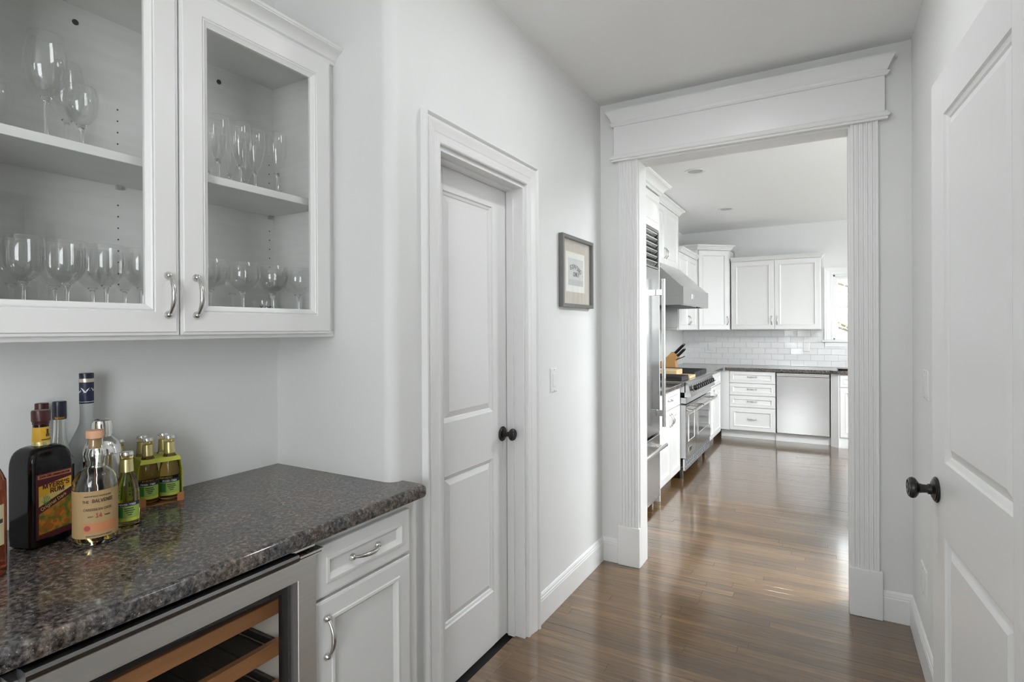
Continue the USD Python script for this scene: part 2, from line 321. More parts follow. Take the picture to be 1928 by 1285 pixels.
single('wall_closet', [bx(1.05, 1.12, 0.2, 1.5, 0, CH), bx(0.465, 1.05, 0.2, 0.27, 0, CH), bx(0.465, 1.05, 1.43, 1.5, 0, CH), bx(-1.95, -1.88, 1.44, 3.3, 0, CH)], WALL, 'off-white closet walls beyond the side doorways', 'wall', kind='structure')
KX, KY = -1.80, 8.08
single('wall_kitchen_left', bx(-1.92, KX, 3.3, 8.2, 0, CH), WALL, 'off-white kitchen wall behind the fridge and range', 'wall', kind='structure')
wk = 3.6
single('wall_kitchen_right', [bx(wk, wk+0.12, 3.3, 3.93, 0, CH), bx(wk, wk+0.12, 5.47, 5.98, 0, CH), bx(wk, wk+0.12, 7.52, 8.2, 0, CH)]+[bx(wk, wk+0.12, a, b, c, d) for a, b in ((3.93, 5.47), (5.98, 7.52)) for c, d in ((0, 0.32), (2.38, CH))], WALL, 'off-white kitchen wall with tall window openings', 'wall', kind='structure')

# back wall of the kitchen with its window and tiled splashback
GX0, GX1, GZ0, GZ1 = 0.066, 1.00, 1.245, 2.06
wb = Thing('wall_back', (0.9, KY, 0), 'pale grey kitchen back wall with white subway tile splashback', 'wall', kind='structure')
wb.add('wall_panel', [bx(-1.92, GX0, KY, KY+0.12, 0, CH), bx(GX1, 3.72, KY, KY+0.12, 0, CH), bx(GX0, GX1, KY, KY+0.12, 0, GZ0), bx(GX0, GX1, KY, KY+0.12, GZ1, CH)], WALL)
wb.add('grout_bed', [bx(KX, 1.2, KY-0.006, KY, 0.89, 1.215), bx(KX, -0.055, KY-0.006, KY, 1.215, 1.371)], GROUT)
TW, TH = 0.1535, 0.0775
for row in range(7):
    z0 = 0.893+row*TH; z1 = min(z0+TH, 1.371); x = KX-(0.5*TW if row % 2 else 0.0)
    lim = 1.2 if z1 < 1.22 else -0.056
    while x < lim:
        a, b = max(x, KX)+0.001, min(x+TW, lim)-0.001
        if b-a > 0.02:
            t = bx(a, b, KY-0.012, KY-0.004, z0+0.001, z1-0.001, 0.0012); v = V(t.vertices)
            v[:, 1] += (v[:, 0]-(a+b)/2)*rnd.gauss(0, 0.006)+(v[:, 2]-(z0+z1)/2)*rnd.gauss(0, 0.010)
            wb.add('tile', trimesh.Trimesh(v, t.faces, process=False), TILE)
        x += TW

# ------------------------------------------------------------------ doors, casings, baseboards
CASING = [(0, 0), (0.011, 0), (0.014, 0.004), (0.014, 0.016), (0.0125, 0.018), (0.0125, 0.034), (0.014, 0.037), (0.016, 0.055), (0.0195, 0.066), (0.0195, 0.071), (0.017, 0.0725), (0.017, 0.078), (0.023, 0.083), (0.026, 0.087), (0.026, 0.094), (0, 0.094)]
def casing(name, O, A, N, w, h, label):
    """Three mitred casing boards round a door opening; O at the floor at the opening's start, A along the wall, N into the room."""
    O, A, N = V(O, float), V(A, float), V(N, float); Z = V([0, 0, 1.0])
    t = Thing(name, O, label, 'door casing', kind='structure')
    def board(p0, p1, up, a, b):     # mitre along the board's width, not its depth
        d = (V(p1)-V(p0))/np.linalg.norm(V(p1)-V(p0)); pr = V(CASING); n = len(pr)
        v0 = p0+pr[:, :1]*N+pr[:, 1:]*up-pr[:, 1:]*d*a; v1 = p1+pr[:, :1]*N+pr[:, 1:]*up+pr[:, 1:]*d*b
        m = run(CASING, (0, 0, 0), (0, 1, 0), (1, 0, 0)); m2 = trimesh.Trimesh(np.vstack([v0, v1]), m.faces, process=False); trimesh.repair.fix_normals(m2); return m2
    r = 0.006
    t.add('casing_board', board(O-A*r, O-A*r+Z*(h+r), -A, 0, 1), TRIM, smooth=20)
    t.add('casing_board', board(O+A*(w+r), O+A*(w+r)+Z*(h+r), A, 0, 1), TRIM, smooth=20)
    t.add('casing_board', board(O-A*r+Z*(h+r), O+A*(w+r)+Z*(h+r), Z, 1, 1), TRIM, smooth=20)
    return t
def jamb(t, O, A, N, w, h, depth=0.12, stop=0.0):
    O, A, N = V(O, float), V(A, float), V(N, float); F = frame(O, A, N)
    t.add('jamb', [F(bx(-0.0, 0.012, 0, h-0.0, -depth, 0)), F(bx(w-0.012, w, 0, h, -depth, 0)), F(bx(0.012, w-0.012, h-0.012, h, -depth, 0))], TRIM)
    if stop:
        t.add('door_stop', [F(bx(0.012, 0.022, 0, h-0.012, -stop, -stop+0.034)), F(bx(w-0.022, w-0.012, 0, h-0.012, -stop, -stop+0.034)), F(bx(0.022, w-0.022, h-0.022, h-0.012, -stop, -stop+0.034))], TRIM)
PANEL = [(0, 0.0), (0.004, -0.005), (0.013, -0.008), (0.017, -0.0115), (0.040, -0.0035), (0.042, -0.0035)]
def panel_door(t, F, w, h, th, pans, st):
    """Slab of stiles and rails with raised panels in its openings, both faces; local axes along, up, outward (front face at 0, back at -th)."""
    zs = sorted(z for p in pans for z in p); parts = [bx(0, st, 0, h, -th, 0, 0.0012), bx(w-st, w, 0, h, -th, 0, 0.0012)]
    edges = [0]+zs+[h]
    for k in range(0, len(edges), 2): parts.append(bx(st, w-st, edges[k], edges[k+1], -th+0.0001, -0.0001))
    t.add('slab', [F(p) for p in parts], TRIM)
    for z0, z1 in pans:
        W, H = w-2*st, z1-z0
        front = nested(W, H, [(0, -th/2)]+PANEL, st, z0); back = nested(W, H, [(0, -th/2)]+[(i, -th-d) for i, d in PANEL], st, z0)
        t.add('panel', [F(front), F(back)], TRIM)
def knob_set(t, c, N, parent=None, keyhole=True):
    c, N = V(c, float), V(N, float)
    ro = t.add('rosette', lathe([(0, 0), (0.032, 0), (0.0335, 0.003), (0.032, 0.0055), (0.0295, 0.006), (0.028, 0.0085), (0.024, 0.009), (0.021, 0.012), (0.014, 0.0135), (0.013, 0.02), (0, 0.02)], 32, N, c), BRONZE, smooth=40)
    t.add('knob', lathe([(0, 0.012), (0.011, 0.012), (0.0115, 0.0145), (0.0105, 0.017), (0.0115, 0.0195), (0.0105, 0.022), (0.011, 0.032), (0.013, 0.039), (0.020, 0.043), (0.0255, 0.0475), (0.0275, 0.053), (0.0265, 0.0585), (0.024, 0.0605), (0.0235, 0.0625), (0.020, 0.0635), (0.0185, 0.0615), (0.014, 0.0615), (0.0125, 0.064), (0.006, 0.0645), (0.005, 0.063), (0, 0.063)], 32, N, c), BRONZE, smooth=30)
# left closet door
d1 = Thing('door_1', (-1.275, DY0, 0), 'white two-panel closet door closed in the left wall with black knob', 'door', kind='structure')
F1 = frame((-1.275, DY0+0.014, 0.012), (0, 1, 0), (1, 0, 0))
panel_door(d1, F1, DY1-DY0-0.028, 2.016, 0.035, [(0.236, 0.820), (1.026, 1.922)], 0.122)
jamb(d1, (-1.19, DY0, 0), (0, 1, 0), (1, 0, 0), DY1-DY0, DZ, stop=0.0815)
knob_set(d1, (-1.275, 2.136, 0.927), (1, 0, 0))
d1.add('strike_plate', bx(-1.2735, -1.262, DY1-0.0135, DY1-0.0115, 0.915, 0.985), BLACK)
casing('trim_1', (-1.19, DY0, 0), (0, 1, 0), (1, 0, 0), DY1-DY0, DZ, 'white moulded casing round the left closet door')
# right door, standing open against the right wall
a2 = math.radians(4.2)
hinge = V([0.292, 1.166, 0.0]); A2 = V([-math.sin(a2), math.cos(a2), 0]); N2 = V([-math.cos(a2), -math.sin(a2), 0])
d2 = Thing('door_2', hinge, 'white two-panel door standing open against the right wall', 'door', kind='structure')
F2 = frame(hinge+V([0, 0, 0.012]), A2, N2)
panel_door(d2, F2, 0.674, 2.028, 0.035, [(0.24, 0.862), (1.050, 1.916)], 0.117)
knob_set(d2, hinge+A2*0.626+V([0, 0, 0.976]), N2)
for z in (0.25, 1.05, 1.82):
    d2.add('hinge', [lathe([(0, 0), (0.007, 0), (0.007, 0.09), (0, 0.09)], 12, None, hinge+N2*0.004-A2*0.006+V([0, 0, z])), F2(bx(0.001, 0.03, z-0.012, z+0.078, 0.0, 0.002))], BRONZE)
jamb(d2, (0.345, RY0, 0), (0, 1, 0), (-1, 0, 0), RY1-RY0, 2.046)
casing('trim_2', (0.345, RY0, 0), (0, 1, 0), (-1, 0, 0), RY1-RY0-0.02, 2.046, 'white moulded casing round the right-hand doorway')
# cased opening to the kitchen
YF = WY0
t3 = Thing('trim_3', ((OX0+OX1)/2, YF, 0), 'white fluted pilasters and crowned header framing the kitchen opening', 'door casing', kind='structure')
def flutes(x0, x1, y, n=5, d=0.006, t=0.018):
    pts = [(x0, y), (x0, y-t)]; w = (x1-x0-0.018)/n
    for k in range(n):
        a = x0+0.009+k*w+w*0.14; b = x0+0.009+(k+1)*w-w*0.14
        pts += [((a+b)/2-(b-a)/2*math.cos(s), y-t+d*math.sin(s)) for s in np.linspace(0, math.pi, 9)]
    return pts+[(x1, y-t), (x1, y)]
for px0, px1, qx0, qx1 in ((-1.071, -0.960, -1.083, -0.952), (0.100, 0.213, 0.090, 0.226)):
    t3.add('pilaster', prism(flutes(px0, px1, YF), 0.228, 2.392), TRIM, smooth=30)
    t3.add('plinth_block', bx(qx0, qx1, YF-0.026, YF+0.001, 0.0, 0.230, 0.002), TRIM)
t3.add('jamb', [bx(OX0-0.012, OX0, YF-0.002, WY1+0.01, 0, OZ), bx(OX1, OX1+0.012, YF-0.002, WY1+0.01, 0, OZ), bx(OX0-0.012, OX1+0.012, YF-0.002, WY1+0.01, OZ, OZ+0.012)], TRIM)
t3.add('frieze', bx(-1.098, 0.240, YF-0.024, YF, 2.385, 2.60, 0.0015), TRIM)
def mitred(profile, x0, x1, y, z, t, name):
    """A moulding across the front (facing -y) with returns at both ends."""
    t.add(name, [run(profile, (x0, y, z), (x1, y, z), (0, -1, 0), m0=1, m1=1), run(profile, (x0, YF, z), (x0, y, z), (-1, 0, 0), m1=1), run(profile, (x1, YF, z), (x1, y, z), (1, 0, 0), m1=1)], TRIM, smooth=20)
BED = [(0, 0), (0.010, 0), (0.012, 0.006), (0.010, 0.011), (0.017, 0.013), (0.020, 0.019), (0.019, 0.026), (0.012, 0.028), (0.011, 0.033), (0.008, 0.039), (0, 0.041)]
CROWN = [(0, 0), (0.009, 0), (0.012, 0.004), (0.017, 0.010), (0.019, 0.016), (0.010, 0.019), (0.010, 0.026), (0.014, 0.034), (0.019, 0.045), (0.025, 0.058), (0.034, 0.072), (0.040, 0.079), (0.040, 0.088), (0, 0.088)]
mitred(BED, -1.098, 0.240, YF-0.024, 2.385, t3, 'bed_moulding')
mitred(CROWN, -1.098, 0.240, YF-0.024, 2.592, t3, 'crown_moulding')
# baseboards
BASE = [(0, 0), (0.014, 0), (0.014, 0.108), (0.012, 0.113), (0.012, 0.120), (0.0095, 0.1225), (0.008, 0.132), (0.004, 0.139), (0, 0.141)]
def baseboard(name, p0, p1, out, label, m0=0, m1=0):
    single(name, run(BASE, p0, p1, out, m0=m0, m1=m1), TRIM, label, 'baseboard', kind='structure', smooth=20)
baseboard('baseboard_left', (-1.19, 2.2975, 0), (-1.19, WY0, 0), (1, 0, 0), 'white baseboard along the left hall wall', m1=-1)
baseboard('baseboard_front_left', (-1.19, WY0, 0), (-1.083, WY0, 0), (0, -1, 0), 'short white baseboard left of the kitchen opening', m0=-1)
baseboard('baseboard_front_right', (0.226, WY0, 0), (0.345, WY0, 0), (0, -1, 0), 'short white baseboard right of the kitchen opening', m1=-1)
baseboard('baseboard_right', (0.345, 1.26, 0), (0.345, WY0, 0), (-1, 0, 0), 'white baseboard along the right hall wall', m1=-1)

# ------------------------------------------------------------------ switches and outlets
def wall_plate(name, c, N, w, h, label, cat, rocker=True, group=None):
    c, N = V(c, float), V(N, float); A = np.cross([0, 0, 1.0], N); F = frame(c-A*w/2-V([0, 0, h/2]), A, N)
    t = Thing(name, c, label, cat, group)
    t.add('plate', F(nested(w, h, [(0, 0), (0, 0.003), (0.004, 0.006)])), PLASTIC)
    if rocker == 'blank': return
    if rocker: t.add('rocker', F(nested(0.034, 0.067, [(0, 0.005), (0.0, 0.0075), (0.002, 0.009)], (w-0.034)/2, (h-0.067)/2)), PLASTIC)
    else:
        for z in (0.026, 0.064):
            t.add('socket', F(nested(0.034, 0.028, [(0, 0.005), (0.001, 0.0075)], (w-0.034)/2, z)), PLASTIC)
    for z in (0.008, h-0.008): t.add('screw', disc(c-V([0, 0, h/2])+V([0, 0, z])+N*0.006, 0.0025, N), NICKEL)
wall_plate('light_switch', (-1.19, 2.492, 1.143), (1, 0, 0), 0.072, 0.120, 'white rocker switch on the left wall below the picture', 'light switch')
wall_plate('light_switch', (0.345, 2.752, 1.168), (-1, 0, 0), 0.150, 0.118, 'white double switch plate on the right wall above the open door knob', 'light switch')
wall_plate('wall_outlet', (0.345, 2.81, 0.355), (-1, 0, 0), 0.150, 0.118, 'white wide outlet plate low on the right wall behind the door', 'outlet', rocker=False)
wall_plate('wall_outlet', (-0.237, KY-0.012, 1.146), (0, -1, 0), 0.073, 0.118, 'white outlet on the tile splashback above the dishwasher', 'outlet', rocker=False)
wall_plate('wall_outlet', (-1.42, KY-0.012, 1.143), (0, -1, 0), 0.073, 0.118, 'white outlet on the tile splashback under the corner cabinet', 'outlet', rocker=False)

# ------------------------------------------------------------------ framed print on the left wall
PRINT_GREY = mat('print_grey', (0.52, 0.52, 0.52), 0.8); PRINT_PAPER = mat('print_paper', (0.80, 0.79, 0.74), 0.8); MATBOARD = mat('mat_board', (0.56, 0.50, 0.44), 0.85)
MATEDGE = mat('mat_bevel', (0.75, 0.68, 0.52), 0.7); PRINT_INK = mat('print_ink', (0.18, 0.18, 0.18), 0.8); FRAMEM = mat('frame_pewter', (0.17, 0.17, 0.165), 0.32, 0.35)
fx = -1.188
pf = Thing('picture_frame', (fx, 2.77, 1.51), 'small pewter-framed grey print on the left wall by the kitchen opening', 'picture')
Fp = frame((fx, 2.562, 1.512), (0, 1, 0), (1, 0, 0)); PFW, PFH = 0.419, 0.377
pf.add('frame', Fp(nested(PFW, PFH, [(0, 0), (0, 0.0235), (0.001, 0.0245), (0.018, 0.0245), (0.019, 0.0235), (0.019, 0.012), (0.019, 0)], ring=True)), FRAMEM)
pf.add('mat_board', Fp(bx(0.019, PFW-0.019, 0.019, PFH-0.019, 0.004, 0.0075)), MATBOARD)
pf.add('paper', Fp(bx(0.068, 0.323, 0.082, 0.296, 0.0075, 0.0082)), MATEDGE)
pf.add('paper', Fp(bx(0.071, 0.320, 0.085, 0.293, 0.0082, 0.0086)), PRINT_PAPER)
pf.add('print', Fp(bx(0.100, 0.300, 0.118, 0.262, 0.0086, 0.0089)), PRINT_GREY)
pf.add('print', Fp(bx(0.100, 0.300, 0.150, 0.262, 0.0089, 0.0091)), mat('print_sky', (0.62, 0.62, 0.62), 0.8))
ink = []
for k, ch in enumerate('SIPPING'):
    s = (k-3)*0.021
    ink.append(flat_text(ch, 0.024, (fx+0.0093, 2.562+0.195+s, 1.512+0.205-s*s*3.0-s*0.12), (0, math.cos(s*5), -math.sin(s*5)), (1, 0, 0), up=(0, math.sin(s*5), math.cos(s*5)), bold=True))
ink.append(flat_text('ONLY', 0.022, (fx+0.0093, 2.562+0.205, 1.512+0.168), (0, 1, 0), (1, 0, 0), width=0.085, bold=True))
pf.add('lettering', ink, PRINT_INK); pf.add('print_mark', Fp(bx(0.290, 0.296, 0.172, 0.178, 0.0091, 0.0095)), PRINT_INK)
pf.add('glazing', Fp(sheet(0.019, PFW-0.019, 0.019, PFH-0.019, 0.0165, 0.018, -3)), PANE)

# ------------------------------------------------------------------ cabinet fronts shared by bar and kitchen
def front(w, h, rail=0.055, th=0.019, a0=0.0, z0=0.0, bead=True):
    """A framed cabinet front: flat frame, raised bead, recessed flat panel."""
    L = [(0, 0), (0, th-0.004), (0.0015, th-0.0015), (0.007, th), (rail-0.004, th)]
    L += [(rail-0.002, th+0.003), (rail+0.005, th+0.0035), (rail+0.010, th-0.003), (rail+0.016, th-0.009), (rail+0.018, th-0.0095)] if bead else [(rail, th-0.001), (rail+0.009, th-0.010), (rail+0.013, th-0.011)]
    return nested(w, h, L, a0, z0)
def glass_front(w, h, rail, a0=0.0, z0=0.0, th=0.019):
    return nested(w, h, [(0, 0), (0, th-0.004), (0.006, th-0.003), (0.008, th), (rail-0.019, th), (rail-0.017, th-0.003), (rail-0.013, th-0.001), (rail-0.010, th-0.004), (rail-0.002, th-0.009), (rail, th-0.010), (rail, 0.0)], a0, z0, ring=True)
CABCROWN = [(0, 0), (0.006, 0), (0.009, 0.003), (0.009, 0.009), (0.013, 0.012), (0.016, 0.013), (0.019, 0.020), (0.027, 0.029), (0.039, 0.036), (0.046, 0.0385), (0.046, 0.041), (0.049, 0.043), (0.052, 0.049), (0, 0.052)]

# ------------------------------------------------------------------ the bar: glazed wall cabinet
UX0, UX1, UY0, UY1, UZ0, UZ1 = -1.739, -1.447, 0.281, 1.3195, 1.377, 2.291
uc = Thing('wall_cabinet', (-1.6, 0.8, UZ0), 'white glass-fronted wall cabinet full of stemware over the bar', 'cabinet')
uc.add('body', [bx(UX0, UX1-0.0195, UY0, UY1, 2.262, UZ1-0.001), bx(UX0, UX1-0.0195, UY0, UY0+0.018, UZ0+0.001, 2.262), bx(UX0, UX1-0.0195, UY1-0.022, UY1, UZ0+0.001, 2.262), bx(UX0, UX0+0.012, UY0+0.018, UY1-0.022, UZ0, 2.262)], CABIN)
uc.add('bottom_shelf', bx(UX0+0.012, UX1-0.02, UY0+0.018, UY1-0.022, 1.379, 1.397), CABIN)
uc.add('face_frame', [bx(UX1-0.019, UX1, UY0, UY1, UZ0, UZ0+0.020, 0.001), bx(UX1-0.019, UX1, UY0, UY1, 2.262, UZ1, 0.001), bx(UX1-0.019, UX1-0.0001, UY0, UY0+0.03, UZ0+0.02, 2.262, 0), bx(UX1-0.019, UX1-0.0001, UY1-0.034, UY1, UZ0+0.02, 2.262, 0)], CAB)
uc.add('shelf', bx(UX0+0.014, -1.470, UY0+0.02, UY1-0.024, 1.806, 1.828, 0.001), CABIN)
uc.add('crown_moulding', [run(CABCROWN, (UX1, UY0, 2.287), (UX1, UY1, 2.287), (1, 0, 0)), bx(UX1-0.04, UX1+0.001, UY0, UY1, 2.2895, 2.338)], CAB, smooth=20)
holes = []
for y in (0.797, 1.281):
    for z in (1.53, 1.56, 1.592, 1.624, 1.656, 1.688, 1.72, 1.752, 1.86, 1.892, 1.924, 1.956, 1.988, 2.02): holes.append(disc((UX0+0.0119, y, z), 0.0022, (1, 0, 0), 0.0006, 8))
uc.add('peg_holes', holes, DARKHOLE, kind='stuff')
for y, z in ((0.698, 2.218), (1.095, 2.213)): uc.add('screw', disc((UX0+0.0119, y, z), 0.0075, (1, 0, 0), 0.002, 14), BLACK)
for y in (0.797, 1.281): uc.add('shelf_pin', bx(UX0+0.012, UX0+0.024, y-0.006, y+0.006, 1.795, 1.806), NICKEL)
for z in (1.455, 2.17): uc.add('hinge', bx(-1.475, -1.452, 1.262, 1.296, z, z+0.045, 0.003), BRONZE)
for ya, yb, hy in ((0.287, 0.7975, 0.769), (0.8025, 1.293, 0.840)):
    F = frame((-1.446, ya, 1.389), (0, 1, 0), (1, 0, 0)); w = yb-ya
    dp = uc.add('door', F(glass_front(w, 0.896, 0.076)), CAB)
    uc.add('glass_pane', F(sheet(0.070, w-0.070, 0.070, 0.826, 0.003, 0.006, -3)), PANE, dp)
    uc.add('handle', bow_pull((-1.427, hy, 1.488), (0, 0, 1), (1, 0, 0)), NICKEL, dp, smooth=40)

# stemware: one glass of each kind, then copies
def stem_glass(name, loc, label, cat, group, bowl, bz, foot_r, stem_r, th=0.0011):
    """bowl: (radius, height above the bowl's bottom) from bottom to rim; bz: height of the bowl's bottom above the foot."""
    t = Thing(name, loc, label, cat, group)
    b = smoothcurve(bowl, 5); b[0][0] = 0; o = b.copy(); o[:, 1] += bz
    t.add('bowl', lathe(list(map(tuple, o)), 36), STEMWARE, smooth=True, local=True)
    R_, Z_ = o[-1]; t.add('rim', lathe([(R_+0.0006*math.cos(a), Z_+0.0006*math.sin(a)) for a in np.linspace(0, 2*math.pi, 7)], 36), GLASS, smooth=True, local=True)
    st = smoothcurve([(foot_r, 0.0), (foot_r, 0.0012), (foot_r*0.55, 0.0035), (stem_r*1.7, 0.009), (stem_r, 0.022), (stem_r*0.95, bz*0.55), (stem_r*1.15, bz-0.012), (stem_r*2.6, bz-0.0005)], 4)
    t.add('stem', lathe([(0, 0)]+list(map(tuple, st))+[(0, bz-0.0005)], 24), GLASS, smooth=40, local=True)
    return t
SZ, BZ = 1.8285, 1.3975
bal = stem_glass('wine_glass', (-1.530, 0.562, SZ), 'tall balloon wine glass, largest on the upper left shelf', 'wine glass', 'wine glasses on the upper left shelf', [(0.004, 0), (0.014, 0.002), (0.031, 0.022), (0.041, 0.050), (0.043, 0.072), (0.041, 0.098), (0.036, 0.124), (0.032, 0.138)], 0.1, 0.038, 0.0042)
mid = stem_glass('wine_glass', (-1.535, 0.632, SZ), 'smaller wine glass right of the balloon glass on the upper shelf', 'wine glass', 'wine glasses on the upper left shelf', [(0.004, 0), (0.013, 0.002), (0.027, 0.018), (0.034, 0.040), (0.035, 0.055), (0.0325, 0.075), (0.029, 0.088)], 0.060, 0.034, 0.004)
copy_of(bal, (-1.655, 0.650, SZ), 'balloon wine glass in the back row behind the smaller glass on the upper shelf')
copy_of(bal, (-1.545, 0.442, SZ), 'balloon wine glass cut by the left edge of the picture on the upper shelf')
copy_of(mid, (-1.640, 0.505, SZ), 'small wine glass at the far left back of the upper shelf')
RED = [(0.004, 0), (0.013, 0.0015), (0.029, 0.016), (0.0375, 0.037), (0.0395, 0.055), (0.039, 0.075), (0.0368, 0.097)]
red = stem_glass('red_wine_glass', (-1.530, 0.519, BZ), 'first red wine glass of the front row behind the left glass door', 'wine glass', 'red wine glasses on the lower left shelf', RED, 0.113, 0.036, 0.0042)
for y, s in ((0.599, 'second'), (0.679, 'third'), (0.759, 'fourth')):
    copy_of(red, (-1.530, y, BZ), s+' red wine glass of the front row behind the left glass door')
for y, s in ((0.537, 'first'), (0.621, 'second'), (0.701, 'third'), (0.776, 'fourth')):
    copy_of(red, (-1.650, y, BZ), s+' red wine glass of the back row behind the left glass door')
ROUND = [(0.004, 0), (0.014, 0.0015), (0.034, 0.013), (0.046, 0.032), (0.0495, 0.050), (0.0475, 0.070), (0.043, 0.086)]
rg = stem_glass('round_wine_glass', (-1.530, 1.042, BZ), 'round-bowled wine glass, second from the left at the front behind the right glass door', 'wine glass', 'round wine glasses on the lower right shelf', ROUND, 0.119, 0.038, 0.0045)
for x, y, s in ((-1.53, 0.940, 'round-bowled wine glass at the front left, by the handle of the right glass door'), (-1.53, 1.145, 'round-bowled wine glass at the front above the printed tumbler'), (-1.535, 1.2455, 'round-bowled wine glass at the right end of the lower shelf'),
              (-1.645, 0.985, 'first round-bowled wine glass of the back row behind the right glass door'), (-1.645, 1.085, 'second round-bowled wine glass of the back row behind the right glass door'), (-1.648, 1.232, 'third round-bowled wine glass of the back row behind the right glass door')):
    copy_of(rg, (x, y, BZ), s)
FL = [(0.003, 0), (0.0095, 0.004), (0.019, 0.026), (0.0262, 0.058), (0.0288, 0.086), (0.0285, 0.112), (0.0272, 0.124)]
fl = stem_glass('champagne_flute', (-1.530, 0.968, SZ), 'first champagne flute of the front row on the upper right shelf', 'champagne flute', 'champagne flutes on the upper right shelf', FL, 0.066, 0.029, 0.0038)
for x, y, s in ((-1.525, 1.033, 'second champagne flute of the front row on the upper right shelf'), (-1.548, 1.0985, 'third champagne flute of the front row on the upper right shelf'), (-1.508, 1.1485, 'champagne flute at the right end of the front row on the upper right shelf'),
              (-1.65, 1.01, 'first champagne flute of the back row on the upper right shelf'), (-1.64, 1.076, 'second champagne flute of the back row on the upper right shelf'), (-1.655, 1.142, 'third champagne flute of the back row on the upper right shelf')):
    copy_of(fl, (x, y, SZ), s)
tb = Thing('tumbler', (-1.602, 1.168, BZ), 'small printed glass tumbler with a dark logo on the lower right shelf', 'tumbler')
tb.add('glass', lathe([(0, 0.001), (0.030, 0.001), (0.0315, 0.004), (0.037, 0.098)], 36), STEMWARE, smooth=40, local=True)
caz = math.atan2(-1.168, 1.602)
tb.add('lettering', [round_text('CHIN', 0.0095, (-1.602, 1.168), 0.0362, caz+0.42, BZ+0.070, 0.026, True), round_text('Y', 0.012, (-1.602, 1.168), 0.0362, caz-0.25, BZ+0.069, None, True)], BLACK)

# ------------------------------------------------------------------ the bar: base units, worktop
CT0, CT1 = 0.874, 0.914
bc = Thing('base_cabinet', (-1.45, 1.15, 0), 'white bar base cabinet with one drawer over one door', 'cabinet')
bc.add('body', [bx(-1.739, -1.139, 0.955, 1.3195, 0.10, CT0-0.0005), bx(-1.739, -1.20, 0.955, 1.3195, 0, 0.10)], CAB)
bc.add('filler', bx(-1.19+0.0005, -1.139, 1.3195, 1.372, 0.0, CT0-0.0005, 0.001), CAB)
Fb = frame((-1.139, 0.957, 0), (0, 1, 0), (1, 0, 0))
dr = bc.add('drawer', Fb(front(0.360, 0.134, 0.036, 0.019, 0.002, 0.714)), CAB)
bc.add('handle', bow_pull((-1.1295, 1.137, 0.779), (0, 1, 0), (1, 0, 0)), NICKEL, dr, smooth=40)
dd = bc.add('door', Fb(front(0.360, 0.594, 0.052, 0.019, 0.002, 0.112)), CAB)
bc.add('handle', bow_pull((-1.1195, 0.990, 0.610), (0, 0, 1), (1, 0, 0)), NICKEL, dd, smooth=40)
bc2 = Thing('base_cabinet', (-1.45, 0.0, 0), 'white bar base cabinet left of the wine cooler, out of frame', 'cabinet')
bc2.add('body', bx(-1.739, -1.139, -0.4195, 0.352, 0.0, CT0-0.0005), CAB); bc2.add('door', frame((-1.139, -0.415, 0), (0, 1, 0), (1, 0, 0))(front(0.76, 0.74, 0.055, 0.019, 0.002, 0.112)), CAB)
ctop = Polygon([(-1.7395, -0.4195), (-1.7395, 1.3195), (-1.228, 1.3195), (-1.205, 1.3255), (-1.1885, 1.345), (-1.1885, 1.374), (-1.110, 1.374), (-1.100, 1.372), (-1.092, 1.364), (-1.090, 1.354), (-1.090, -0.4195)])
lev = [(0.010, CT0), (0.003, CT0+0.003), (0.0, CT0+0.010), (0.0, CT1-0.012), (0.002, CT1-0.006), (0.006, CT1-0.0018), (0.012, CT1)]
def eased_top(poly, lev):
    """A worktop whose front edge (largest x) is rounded: slices inset along x only near the edge."""
    pts = V(poly.exterior.coords)[:-1]; n = len(pts); vs = []
    xm = pts[:, 0].max()
    for i, z in lev:
        q = pts.copy(); e = q[:, 0] > xm-0.03; q[e, 0] -= i; e2 = (q[:, 1] > 1.36) & (q[:, 0] > -1.2); q[e2, 1] -= i; vs.append(np.c_[q, np.full(n, z)])
    fs = [(k*n+j, k*n+(j+1) % n, (k+1)*n+(j+1) % n, (k+1)*n+j) for k in range(len(lev)-1) for j in range(n)]
    f = V(fs); f = np.vstack([f[:, [0, 1, 2]], f[:, [0, 2, 3]]])
    v2, f2 = trimesh.creation.triangulate_polygon(Polygon(vs[-1][:, :2]), engine='earcut'); v3, f3 = trimesh.creation.triangulate_polygon(Polygon(vs[0][:, :2]), engine='earcut')
    b = cat_([(np.vstack(vs), f), (np.c_[v2, np.full(len(v2), lev[-1][1])], f2), (np.c_[v3, np.full(len(v3), lev[0][1])], f3)])
    b.merge_vertices(); trimesh.repair.fix_normals(b); return b
single('bar_worktop', eased_top(ctop, lev), GRANITE, 'polished dark speckled granite worktop of the bar', 'worktop', smooth=35)

# wine cooler
wc = Thing('wine_cooler', (-1.45, 0.65, 0), 'stainless wine cooler with wooden racks under the bar worktop', 'wine cooler')
WX, W0, W1, WZ0, WZ1 = -1.105, 0.355, 0.9485, 0.11, 0.851
wc.add('cabinet', [bx(-1.735, -1.145, W0, W0+0.02, 0.02, 0.868), bx(-1.735, -1.145, W1-0.02, W1, 0.02, 0.868), bx(-1.735, -1.145, W0, W1, 0.845, 0.868), bx(-1.735, -1.145, W0, W1, 0.02, 0.10), bx(-1.735, -1.72, W0, W1, 0.02, 0.868)], BLACK)
for ya in (W1-0.026, W0+0.0205): wc.add('liner', bx(-1.72, -1.147, ya, ya+0.0055, 0.10, 0.845), BEIGE)
Fw = frame((-1.143, W0, WZ0), (0, 1, 0), (1, 0, 0)); ww, wh = W1-W0, WZ1-WZ0
wd = wc.add('door', Fw(nested(ww, wh, [(0, 0), (0, 0.035), (0.0025, 0.038), (0.0545, 0.038), (0.056, 0.0365), (0.056, 0.02), (0.056, 0)], ring=True)), STEELB)
wc.add('glass_pane', Fw(sheet(0.050, ww-0.050, 0.050, wh-0.050, 0.012, 0.018, -3)), TINTED, wd)
